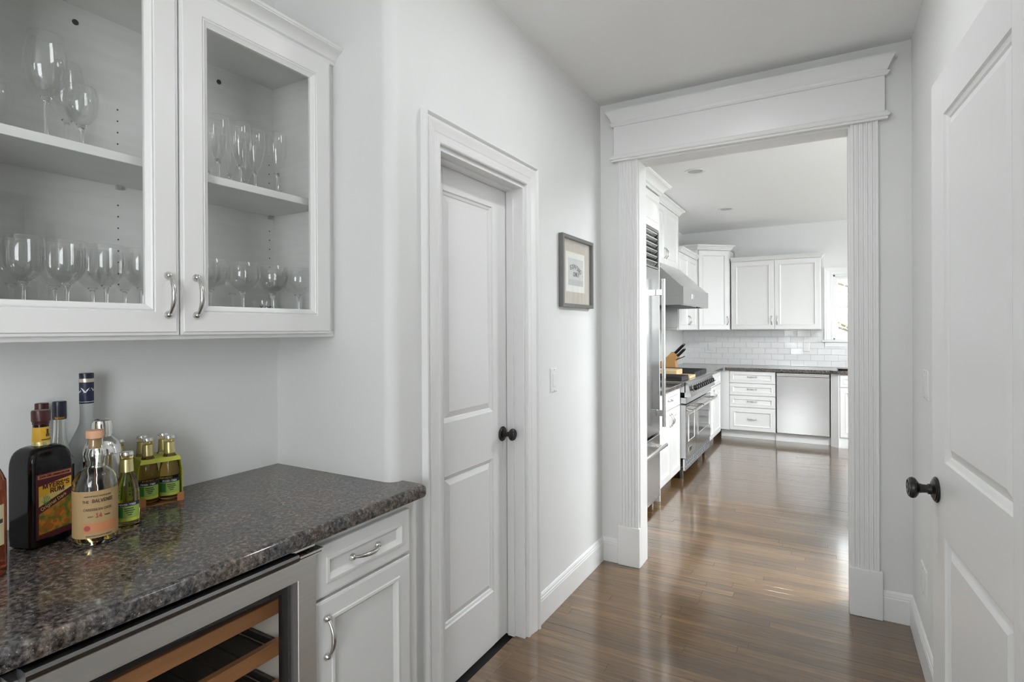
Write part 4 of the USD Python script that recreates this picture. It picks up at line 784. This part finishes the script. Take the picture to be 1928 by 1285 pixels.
def slab(x0, x1, y0, y1, z0, z1): return frame((x0, y0, z0), (0, 1, 0), (1, 0, 0))(nested(y1-y0, z1-z0, [(0, 0), (0, x1-x0-0.004), (0.004, x1-x0), (0.02, x1-x0)]))
fd = fr.add('door', slab(FX-0.058, FX, F0+0.002, F1_-0.002, 0.572, 1.865), STEEL)
fz = fr.add('freezer_drawer', slab(FX-0.058, FX, F0+0.002, F1_-0.002, 0.052, 0.552), STEEL)
def bar_handle(t, p0, p1, N, parent, r=0.011, off=0.058, ends=0.07, block=0.0):
    p0, p1, N = V(p0, float), V(p1, float), V(N, float); d = (p1-p0)/np.linalg.norm(p1-p0)
    h = [tube([p0+N*off, p1+N*off], r, 14)]
    for e in (p0+d*ends, p1-d*ends):
        if block:
            A_ = np.abs(d)*block+np.abs(N)*0; c = e+N*off*0.5; hx3 = np.abs(N)*(off*0.5-0.0005)+np.abs(d)*block+(1-np.abs(N)-np.abs(d))*r*0.75
            h.append(bx(c[0]-hx3[0], c[0]+hx3[0], c[1]-hx3[1], c[1]+hx3[1], c[2]-hx3[2], c[2]+hx3[2], 0.002))
        else: h.append(tube([e, e+N*off], r*0.85, 10))
    t.add('handle', h, CHROME, parent, smooth=40)
hy = 4.335
bar_handle(fr, (FX, hy, 0.628), (FX, hy, 1.785), (1, 0, 0), fd, r=0.014, ends=0.105, block=0.024)
bar_handle(fr, (FX, F0+0.04, 0.475), (FX, F1_-0.03, 0.475), (1, 0, 0), fz, r=0.014, block=0.024)
gr = fr.add('grille_frame', frame((FX-0.055, F0+0.002, 1.868), (0, 1, 0), (1, 0, 0))(nested(F1_-F0-0.004, 0.300, [(0, 0), (0, 0.052), (0.002, 0.055), (0.012, 0.055), (0.013, 0.05), (0.013, 0)], ring=True)), STEEL)
for k in range(6):
    z = 1.884+k*0.0455; fr.add('louvre', run([(0.0, 0.0), (0.008, 0.0), (0.046, 0.034), (0.048, 0.040), (0.044, 0.043), (0.030, 0.036), (0.0, 0.006)], (FX-0.052, F0+0.016, z), (FX-0.052, F1_-0.03, z), (1, 0, 0)), STEEL, gr)
fr.add('leg', lathe([(0, 0), (0.014, 0), (0.014, 0.046), (0, 0.046)], 10, None, (FX-0.05, F1_-0.06, 0)), CHROME); fr.add('leg', lathe([(0, 0), (0.014, 0), (0.014, 0.046), (0, 0.046)], 10, None, (FX-0.05, F0+0.06, 0)), CHROME)
fr.add('kick_plate', bx(FX-0.16, FX-0.15, F0, F1_, 0.0, 0.05), BLACK)

def kitchen_base(name, y0, y1, label, ndoors, drawer=True, kick=True):
    t = Thing(name, (LX-0.3, (y0+y1)/2, 0), label, 'cabinet')
    t.add('body', [bx(KX+0.001, LX-0.0195, y0, y1, 0.085, KT0-0.0005), bx(KX+0.001, LX-0.09, y0, y1, 0, 0.085)], CAB)
    F = frame((LX-0.019, y0, 0), (0, 1, 0), (1, 0, 0)); w = y1-y0
    if drawer:
        d = t.add('drawer', F(front(w-0.006, 0.155, 0.040, 0.019, 0.003, 0.695)), CAB)
        t.add('handle', bow_pull((LX-0.009, (y0+y1)/2, 0.772), (0, 1, 0), (1, 0, 0)), NICKEL, d, smooth=40)
    zt = 0.688 if drawer else 0.85
    dw = (w-0.006-0.003*(ndoors-1))/ndoors
    for k in range(ndoors):
        a = 0.003+k*(dw+0.003); d = t.add('door', F(front(dw, zt-0.09, 0.055, 0.019, a, 0.09)), CAB)
        hy_ = y0+a+(dw-0.028 if k == 0 else 0.028)
        t.add('handle', bow_pull((LX+0.001, hy_, zt-0.085), (0, 0, 1), (1, 0, 0)), NICKEL, d, smooth=40)
    return t
kitchen_base('base_cabinet', F1_+0.028, 5.182, 'white kitchen base cabinet with drawer and two doors between fridge and range', 2)
kitchen_base('base_cabinet', 6.42, 7.40, 'white kitchen base cabinet between the range and the corner', 2)
single('kitchen_worktop', bx(KX+0.001, LX+0.025, F1_+0.028, 5.182, KT0, KT1, 0.006), GRANITE, 'dark granite worktop between fridge and range', 'worktop')
# range
RX, R0, R1 = -1.13, 5.188, 6.412
rg_ = Thing('range_cooker', (-1.45, 5.8, 0), 'wide stainless professional range with two ovens and black knobs', 'cooker')
rg_.add('body', bx(KX+0.02, RX-0.05, R0+0.002, R1-0.002, 0.09, 0.80), STEEL)
rg_.add('cooktop', bx(KX+0.02, RX+0.0, R0, R1, 0.800, 0.905, 0.004), STEEL)
rg_.add('control_panel', run([(0, 0), (0.055, 0.005), (0.060, 0.012), (0.030, 0.128), (0.010, 0.140), (0, 0.140)], (RX-0.012, R0, 0.705+0.055), (RX-0.012, R1, 0.705+0.055), (1, 0, 0)), STEEL)
rg_.add('landing_ledge', bx(RX-0.05, RX+0.005, R0, R1, 0.700, 0.758, 0.004), STEEL)
sp = R0+0.445
for a, b, zb in ((R0+0.006, sp-0.004, 0.62), (sp+0.004, R1-0.006, 0.62)):
    F = frame((RX-0.05, a, 0.196), (0, 1, 0), (1, 0, 0)); w, h = b-a, 0.490
    d = rg_.add('oven_door', F(nested(w, h, [(0, 0), (0, 0.046), (0.004, 0.05), (0.07, 0.05)])), STEEL)
    rg_.add('window_frame', F(nested(w-0.17, 0.26, [(0, 0.05), (0, 0.052), (0.008, 0.056), (0.014, 0.052), (0.016, 0.0505)], 0.085, 0.14, cap=False)), CHROME, d)
    rg_.add('window_glass', F(bx(0.098, w-0.098, 0.153, 0.387, 0.0502, 0.0515)), mat('oven_glass_%d' % int(a*10), (0.03, 0.03, 0.032), 0.05), d)
    bar_handle(rg_, (RX, a+0.02, 0.640), (RX, b-0.02, 0.640), (1, 0, 0), d, r=0.013, off=0.062, ends=0.02)
rg_.add('badge', bx(RX-0.0005, RX+0.004, R0+0.11, R0+0.22, 0.235, 0.285, 0.001), CHROME)
rg_.add('badge_plate', bx(RX+0.0041, RX+0.0046, R0+0.118, R0+0.212, 0.242, 0.278), BLACK)
kick = Polygon([(R0+0.004, 0.082), (R1-0.004, 0.082), (R1-0.004, 0.188), (R0+0.004, 0.188)]); hs = []
for k in range(17):
    for j in range(2):
        yy = R0+0.05+k*0.070+(0.035 if j == 1 else 0)
        if yy < R1-0.035: hs.append(Polygon([(yy-0.026, 0.116+j*0.038), (yy, 0.098+j*0.038), (yy+0.026, 0.116+j*0.038), (yy, 0.134+j*0.038)]))
kp = kick.difference(shapely.union_all([h for h in hs])); m = trimesh.creation.extrude_polygon(kp, 0.003, engine='earcut'); v = V(m.vertices)
rg_.add('kick_panel', trimesh.Trimesh(np.stack([RX-0.012+v[:, 2]+0.0*v[:, 1], v[:, 0], v[:, 1]], 1), m.faces, process=False), mat('kick_steel', (0.30, 0.31, 0.33), 0.35, 0.7))
rg_.add('kick_backing', bx(RX-0.03, RX-0.014, R0+0.004, R1-0.004, 0.082, 0.188), PLASTIC)
for y in (R0+0.05, R1-0.06): rg_.add('leg', lathe([(0, 0), (0.022, 0), (0.022, 0.09), (0, 0.09)], 10, None, (RX-0.06, y, 0)), STEELD)
for k in range(10):
    y = R0+0.17+k*0.098; nn = V([0.966, 0, 0.25]); nn /= np.linalg.norm(nn)
    c = V([RX+0.032, y, 0.833])
    rg_.add('knob', [lathe([(0, 0), (0.030, 0), (0.030, 0.006), (0.026, 0.009), (0, 0.009)], 18, nn, c), lathe([(0, 0.009), (0.0235, 0.009), (0.022, 0.034), (0.019, 0.038), (0, 0.038)], 18, nn, c)], BLACK, smooth=35)
    rg_.add('knob_ring', lathe([(0.030, 0.002), (0.033, 0.002), (0.033, 0.006), (0.030, 0.007), (0.030, 0.002)], 18, nn, c), CHROME, smooth=35)
def grate(y0, y1):
    p = [bx(RX-0.062, RX-0.040, y0, y1, 0.9055, 0.945, 0.003), bx(KX+0.06, KX+0.08, y0, y1, 0.9055, 0.945, 0.003)]
    n = max(2, round((y1-y0)/0.05))
    for k in range(n+1):
        y = y0+0.008+(y1-y0-0.016)*k/n; p.append(bx(KX+0.06, RX-0.040, y-0.006, y+0.006, 0.922, 0.947, 0.002))
    return p
rg_.add('grate', grate(R0+0.012, R0+0.300), IRON, kind='stuff'); rg_.add('grate', grate(R0+0.585, R0+0.885), IRON, kind='stuff'); rg_.add('grate', grate(R0+0.895, R1-0.012), IRON, kind='stuff')
rg_.add('griddle_board', [bx(KX+0.06, RX-0.030, R0+0.310, R0+0.575, 0.9055, 0.932, 0.003)], WOOD_PALE)
single('chopping_block', bx(KX+0.10, -1.285, R0+0.322, R0+0.560, 0.9325, 0.985, 0.006), WOOD_PALE, 'thick pale chopping block on the range between the black grates', 'chopping board')
# range hood
HX, H0, H1 = -1.15, 5.19, 6.41
hd = Thing('range_hood', (-1.45, 5.8, 1.61), 'stainless sloped range hood above the range', 'range hood')
sec = [(KX+0.001, 1.615), (HX, 1.615), (HX, 1.785), (-1.165, 1.789), (-1.452, 2.058), (KX+0.001, 2.058)]
m = trimesh.creation.extrude_polygon(Polygon([(HX, 1.625), (HX, 1.785), (-1.165, 1.789), (-1.452, 2.058), (KX+0.001, 2.058), (KX+0.001, 1.625), (KX+0.03, 1.625), (KX+0.03, 1.70), (HX-0.03, 1.70), (HX-0.03, 1.615), (HX-0.004, 1.615)]), H1-H0, engine='earcut'); v = V(m.vertices)
hm = trimesh.Trimesh(np.stack([v[:, 0], H0+v[:, 2], v[:, 1]], 1), m.faces, process=False); trimesh.repair.fix_normals(hm); hd.add('canopy', hm, STEEL)
hd.add('baffle_filter', [bx(KX+0.031, HX-0.031, H0+0.02, H1-0.02, 1.69, 1.699)]+[bx(KX+0.05, HX-0.05, H0+0.03+k*0.045, H0+0.05+k*0.045, 1.676, 1.69) for k in range(26)], STEELD, kind='stuff')
hd.add('side_skirt', bx(KX+0.0305, HX-0.0305, H0+0.0003, H0+0.012, 1.616, 1.6995), STEEL); hd.add('side_skirt', bx(KX+0.0305, HX-0.0305, H1-0.012, H1-0.0003, 1.616, 1.6995), STEEL)
hd.add('badge', bx(HX-0.0005, HX+0.003, 5.56, 5.66, 1.685, 1.73, 0.001), CHROME)
for y in (5.9, 6.0): hd.add('switch', bx(HX-0.028, HX-0.01, y, y+0.03, 1.606, 1.6155), BLACK)
def wall_unit(name, x_front, y0, y1, z0, z1, ndoors, label, crown=1.0, ends=(0, 0), split_gap=0.003, handle_bottom=True, parts_axis='y'):
    t = Thing(name, (x_front-0.16, (y0+y1)/2, z0), label, 'cabinet')
    t.add('body', bx(KX+0.001, x_front-0.0195, y0, y1, z0, z1), CAB)
    F = frame((x_front-0.019, y0, z0), (0, 1, 0), (1, 0, 0)); w = (y1-y0-0.006-0.003*(ndoors-1))/ndoors
    for k in range(ndoors):
        a = 0.003+k*(w+0.003); d = t.add('door', F(front(w, z1-z0-0.012, 0.058, 0.019, a, 0.004)), CAB)
        t.add('handle', bow_pull((x_front+0.001, y0+a+(w-0.03 if k % 2 == 0 else 0.03), z0+0.12), (0, 0, 1), (1, 0, 0)), NICKEL, d, smooth=40)
    cp = [(a*crown, b*crown) for a, b in CABCROWN]
    ms = [run(cp, (x_front-0.002, y0, z1-0.006), (x_front-0.002, y1, z1-0.006), (1, 0, 0), m0=ends[0], m1=ends[1]), bx(KX+0.001, x_front-0.001, y0, y1, z1, z1+0.05*crown)]
    if ends[1]: ms.append(run(cp, (KX+0.001, y1, z1-0.006), (x_front-0.002, y1, z1-0.006), (0, 1, 0), m1=1))
    if ends[0]: ms.append(run(cp, (KX+0.001, y0, z1-0.006), (x_front-0.002, y0, z1-0.006), (0, -1, 0), m1=1))
    t.add('crown_moulding', ms, CAB, smooth=20); return t
wall_unit('kitchen_wall_cabinet', UX, 5.20, 6.412, 2.062, 2.676, 2, 'white two-door wall cabinet high above the range hood', 1.3, (1, 1))
tu = wall_unit('kitchen_wall_cabinet', UX, 6.425, 7.425, 1.374, 2.285, 2, 'white two-door wall cabinet beyond the range hood', 1.0)
tu.add('heat_shield', bx(KX+0.02, UX-0.021, 6.4215, 6.4248, 1.40, 2.05), STEEL); tu.add('shield_lip', bx(KX+0.02, UX-0.020, 6.412, 6.4215, 1.376, 1.402, 0.002), STEEL)
# diagonal corner cabinet, back wall cabinet
P0, P1_ = V([UX, 7.43]), V([-1.105, UY]); dg = (P1_-P0)/np.linalg.norm(P1_-P0); ng = V([dg[1], -dg[0]])
cc = Thing('kitchen_corner_cabinet', (-1.55, 7.8, 1.37), 'tall white diagonal corner wall cabinet with one door', 'cabinet')
cc.add('body', prism([P0-ng*0.0195, P1_-ng*0.0195, (P1_[0]-0.001, KY-0.013), (KX+0.001, KY-0.013), (KX+0.001, P0[1]+0.001)], 1.372, 2.43), CAB)
Fc = frame((*(P0-ng*0.019), 1.372), (*dg, 0), (*ng, 0)); Lc = np.linalg.norm(P1_-P0)
d = cc.add('door', Fc(front(Lc-0.05, 1.035, 0.058, 0.019, 0.025, 0.004)), CAB)
cc.add('handle', bow_pull((*(P0+dg*(Lc-0.055)+ng*0.001), 1.372+0.12), (0, 0, 1), (*ng, 0)), NICKEL, d, smooth=40)
cp = [(a*1.25, b*1.25) for a, b in CABCROWN]; ga = math.tan(math.radians(20))
cc.add('crown_moulding', [run(cp, (*P0, 2.418), (*P1_, 2.418), (*ng, 0), m0=ga, m1=ga), run(cp, (KX+0.001, P0[1], 2.418), (*P0, 2.418), (0, -1, 0), m1=ga), run(cp, (*P1_, 2.418), (P1_[0], KY-0.013, 2.418), (1, 0, 0), m0=ga), prism([P0, P1_, (P1_[0], KY-0.013), (KX+0.001, KY-0.013), (KX+0.001, P0[1])], 2.43, 2.48)], CAB, smooth=20)
bu = Thing('kitchen_wall_cabinet', (-0.58, 7.9, 1.372), 'white two-door wall cabinet on the kitchen back wall beside the window', 'cabinet')
bu.add('body', bx(-1.1035, -0.068, UY+0.0195, KY-0.013, 1.372, 2.27), CAB)
Fu = frame((-1.1035, UY+0.019, 1.372), (1, 0, 0), (0, -1, 0)); ww_ = (1.0355-0.006-0.003)/2
for k in range(2):
    a = 0.003+k*(ww_+0.003); d = bu.add('door', Fu(front(ww_, 0.886, 0.058, 0.019, a, 0.004)), CAB)
    bu.add('handle', bow_pull((-1.1035+a+(ww_-0.03 if k == 0 else 0.03), UY-0.001, 1.372+0.12), (0, 0, 1), (0, -1, 0)), NICKEL, d, smooth=40)
bu.add('crown_moulding', [run(CABCROWN, (-1.1035, UY+0.002, 2.264), (-0.068, UY+0.002, 2.264), (0, -1, 0), m1=1), run(CABCROWN, (-0.068, UY+0.002, 2.264), (-0.068, KY-0.013, 2.264), (1, 0, 0), m0=1), bx(-1.1035, -0.068, UY+0.001, KY-0.013, 2.27, 2.316)], CAB, smooth=20)

# ------------------------------------------------------------------ kitchen: back run
ds = Thing('drawer_cabinet', (-0.85, 7.75, 0), 'white base cabinet with four drawers left of the dishwasher', 'cabinet')
ds.add('body', [bx(LX-0.018, -0.556, BY+0.0195, KY-0.013, 0.10, KT0-0.0005), bx(LX-0.018, -0.556, BY+0.075, KY-0.013, 0.0, 0.10)], CAB)
ds.add('filler', bx(LX-0.018, -1.090, BY, BY+0.0195, 0.10, KT0-0.0005, 0.001), CAB)
Fd = frame((-1.088, BY+0.019, 0), (1, 0, 0), (0, -1, 0))
for z0, z1 in ((0.104, 0.390), (0.396, 0.540), (0.546, 0.695), (0.701, 0.850)):
    d = ds.add('drawer', Fd(front(0.530, z1-z0, 0.050 if z1-z0 > 0.2 else 0.038, 0.019, 0.001, z0)), CAB)
    ds.add('handle', bow_pull((-0.822, BY+0.010, (z0+z1)/2+0.004), (1, 0, 0), (0, -1, 0)), NICKEL, d, smooth=40)
dwr = Thing('dishwasher', (-0.26, 7.75, 0), 'stainless dishwasher with bar handle in the back run', 'dishwasher')
dwr.add('body', bx(-0.552, 0.026, BY+0.03, KY-0.02, 0.10, KT0-0.002), BLACK)
d = dwr.add('door', frame((-0.543, BY+0.03, 0.108), (1, 0, 0), (0, -1, 0))(nested(0.563, 0.738, [(0, 0), (0, 0.034), (0.004, 0.038), (0.02, 0.038)])), STEEL)
dwr.add('handle', [run([(0, 0), (0.022, 0.002), (0.026, 0.008), (0.026, 0.028), (0.020, 0.034), (0.012, 0.034), (0.012, 0.012), (0, 0.010)], (-0.538, BY-0.008, 0.800), (0.015, BY-0.008, 0.800), (0, -1, 0))], CHROME, d)
dwr.add('toe_kick', bx(-0.556, 0.03, BY+0.055, BY+0.075, 0.0, 0.10), CAB)
sk = Thing('sink_cabinet', (0.55, 7.7, 0), 'white bumped-out sink base cabinet with angled corner post', 'cabinet')
SY = BY-0.075
sk.add('body', prism([(0.031, KY-0.013), (0.031, BY), (0.108, SY+0.0195), (1.19, SY+0.0195), (1.19, KY-0.013)], 0.0, KT0-0.0005), CAB)
sk.add('corner_post', prism([(0.031, BY-0.0005), (0.108, SY), (0.118, SY), (0.118, SY+0.019), (0.108, SY+0.019)], 0.0, KT0-0.0006), CAB)
Fk = frame((0.118, SY+0.019, 0), (1, 0, 0), (0, -1, 0))
for k in range(2):
    sk.add('false_drawer', Fk(front(0.50, 0.140, 0.038, 0.019, 0.004+k*0.51, 0.705)), CAB); sk.add('door', Fk(front(0.50, 0.575, 0.055, 0.019, 0.004+k*0.51, 0.124)), CAB)
ltop = Polygon([(KX+0.001, 6.42), (LX+0.027, 6.42), (LX+0.027, BY-0.040), (LX+0.042, BY-0.025), (0.020, BY-0.025), (0.098, SY-0.028), (1.195, SY-0.028), (1.195, KY-0.013), (KX+0.001, KY-0.013)])
m = cat_([prism(ltop.buffer(-0.003), KT1-0.003, KT1), prism(ltop, KT0+0.003, KT1-0.003), prism(ltop.buffer(-0.003), KT0, KT0+0.003)])
single('kitchen_worktop', m, GRANITE, 'dark granite corner worktop running below the tile splashback to the sink', 'worktop')
single('soap_dish', lathe([(0, 0), (0.05, 0), (0.07, 0.012), (0.066, 0.014), (0.045, 0.005), (0, 0.005)], 20, None, (0.16, 7.62, KT1+0.0003)), BLACK, 'low dark dish on the worktop below the window', 'dish', smooth=35)
# knife block
KBY = 6.60
kb = Thing('knife_block', (-1.68, KBY+0.06, KT1), 'wooden knife block with black-handled knives at the end of the range', 'knife block')
prof = [(-1.755, 0), (-1.755, 0.09), (-1.656, 0.167), (-1.604, 0.22), (-1.573, 0.215), (-1.531, 0.157), (-1.566, 0.118), (-1.55, 0)]
m = trimesh.creation.extrude_polygon(Polygon(prof), 0.115, engine='earcut'); v = V(m.vertices)
kbm = trimesh.Trimesh(np.stack([v[:, 0], KBY+v[:, 2], KT1+0.0003+v[:, 1]], 1), m.faces, process=False); trimesh.repair.fix_normals(kbm)
kb.add('block', kbm, WOOD_BLOCK)
kdir = V([0.70, 0, 0.714])
spots = [(-1.572, 0.208), (-1.543, 0.176)]
names = ["at the front of the block's top row", "in the middle of the block's top row", "at the back of the block's top row", "at the front of the block's lower row", "in the middle of the block's lower row", "at the back of the block's lower row"]
for k in range(6):
    bx_, bz_ = spots[k // 3]; L = (0.145, 0.155, 0.14, 0.115, 0.12, 0.11)[k]
    p = V([bx_, KBY+0.022+0.035*(k % 3), KT1+bz_])
    kn = Thing('kitchen_knife', p, 'black-handled knife '+names[k], 'knife', 'knives in the knife block')
    kn.add('handle', tube([p, p+kdir*L*0.3, p+kdir*L*0.8, p+kdir*L], [0.0115, 0.013, 0.012, 0.0095], 10, flat=((0, 1, 0), 0.6)), BLACK, smooth=40)
    kn.add('bolster', tube([p-kdir*0.012, p+kdir*0.001], 0.0122, 10, flat=((0, 1, 0), 0.6)), CHROME); kn.add('pommel', tube([p+kdir*(L-0.001), p+kdir*(L+0.006)], 0.0096, 10, flat=((0, 1, 0), 0.6)), CHROME)
p = V([-1.560, KBY+0.035, KT1+0.128]); ks = Thing('sharpening_steel', p, 'thin dark sharpening steel sticking out low from the knife block', 'sharpening steel')
ks.add('rod', tube([p, p+V([0.92, 0, 0.39])*0.115], 0.0045, 8), BLACK)
# recessed ceiling lights
for k, (x, y, s) in enumerate(((-0.982, 4.90, 'recessed ceiling light nearer the cased opening'), (-0.993, 6.64, 'recessed ceiling light farther away near the corner cabinets'))):
    t = Thing('ceiling_light', (x, y, CH), s, 'ceiling light')
    t.add('trim_ring', lathe([(0.062, -0.0005), (0.088, -0.0005), (0.089, -0.004), (0.084, -0.0065), (0.066, -0.004), (0.062, -0.0005)], 32, None, (x, y, CH)), TRIM, smooth=35)
    t.add('baffle', lathe([(0, -0.0006), (0.0625, -0.0006), (0.0625, -0.0015), (0, -0.0012)], 32, None, (x, y, CH)), mat('lamp_grey_%d' % k, (0.50, 0.50, 0.49), 0.4))
# pendant lamp of the hall, just above the frame
LAMP = usdkit.material(stage, '/World/Looks/lamp_glow', {'e': ('emission', {'color': (0.97, 0.985, 1.0), 'strength': 3.4})}, surface='e.emission')
hc = (-0.42, 1.362, 2.40)
hl = Thing('hall_lamp', (hc[0], hc[1], CH), 'round white glass pendant lamp in the hall above the frame', 'pendant lamp')
hl.add('globe', lathe([(0.11*math.sin(t), -0.11*math.cos(t)) for t in np.linspace(0, math.pi*0.9, 20)], 32, None, hc), LAMP, smooth=True)
hl.add('rod', tube([(hc[0], hc[1], 2.505), (hc[0], hc[1], CH-0.012)], 0.008, 10), NICKEL); hl.add('canopy', lathe([(0, -0.0005), (0.06, -0.0005), (0.06, -0.006), (0.045, -0.016), (0, -0.018)], 24, None, (hc[0], hc[1], CH)), NICKEL, smooth=35)
hl.add('fitter', lathe([(0, 0.098), (0.037, 0.098), (0.037, 0.112), (0.02, 0.12), (0, 0.12)], 24, None, hc), NICKEL, smooth=35)
for x, y in ((-0.42, 2.06),):
    t = Thing('ceiling_light', (x, y, CH), 'lit recessed ceiling light in the hall just above the frame', 'ceiling light')
    t.add('trim_ring', lathe([(0.062, -0.0005), (0.088, -0.0005), (0.089, -0.004), (0.084, -0.0065), (0.066, -0.004), (0.062, -0.0005)], 32, None, (x, y, CH)), TRIM, smooth=35)
    t.add('lamp', lathe([(0, -0.0006), (0.0625, -0.0006), (0.0625, -0.002), (0, -0.002)], 32, None, (x, y, CH)), usdkit.material(stage, '/World/Looks/can_glow', {'e': ('emission', {'color': (0.97, 0.985, 1.0), 'strength': 75.0})}, surface='e.emission'))
# island, mostly hidden behind the right pilaster
il = Thing('kitchen_island', (0.85, 4.6, 0), 'white kitchen island with a steel drawer mostly hidden behind the right pilaster', 'kitchen island')
il.add('body', [bx(0.228, 1.5, 3.95, 5.6, 0.10, KT0-0.0005), bx(0.30, 1.45, 4.0, 5.55, 0, 0.10)], CAB)
il.add('worktop', bx(0.20, 1.53, 3.92, 5.63, KT0, KT1, 0.005), GRANITE)
Fi = frame((0.2275, 3.99, 0), (0, 1, 0), (-1, 0, 0))
for z0, z1 in ((0.47, 0.845), (0.11, 0.46)):
    d = il.add('steel_drawer', Fi(nested(0.60, z1-z0, [(0, 0), (0, 0.014), (0.003, 0.017), (0.02, 0.017)], 0, z0)), STEEL)
    bar_handle(il, (0.2105, 4.03, z1-0.07), (0.2105, 4.53, z1-0.07), (-1, 0, 0), d, r=0.010, off=0.05, ends=0.03)
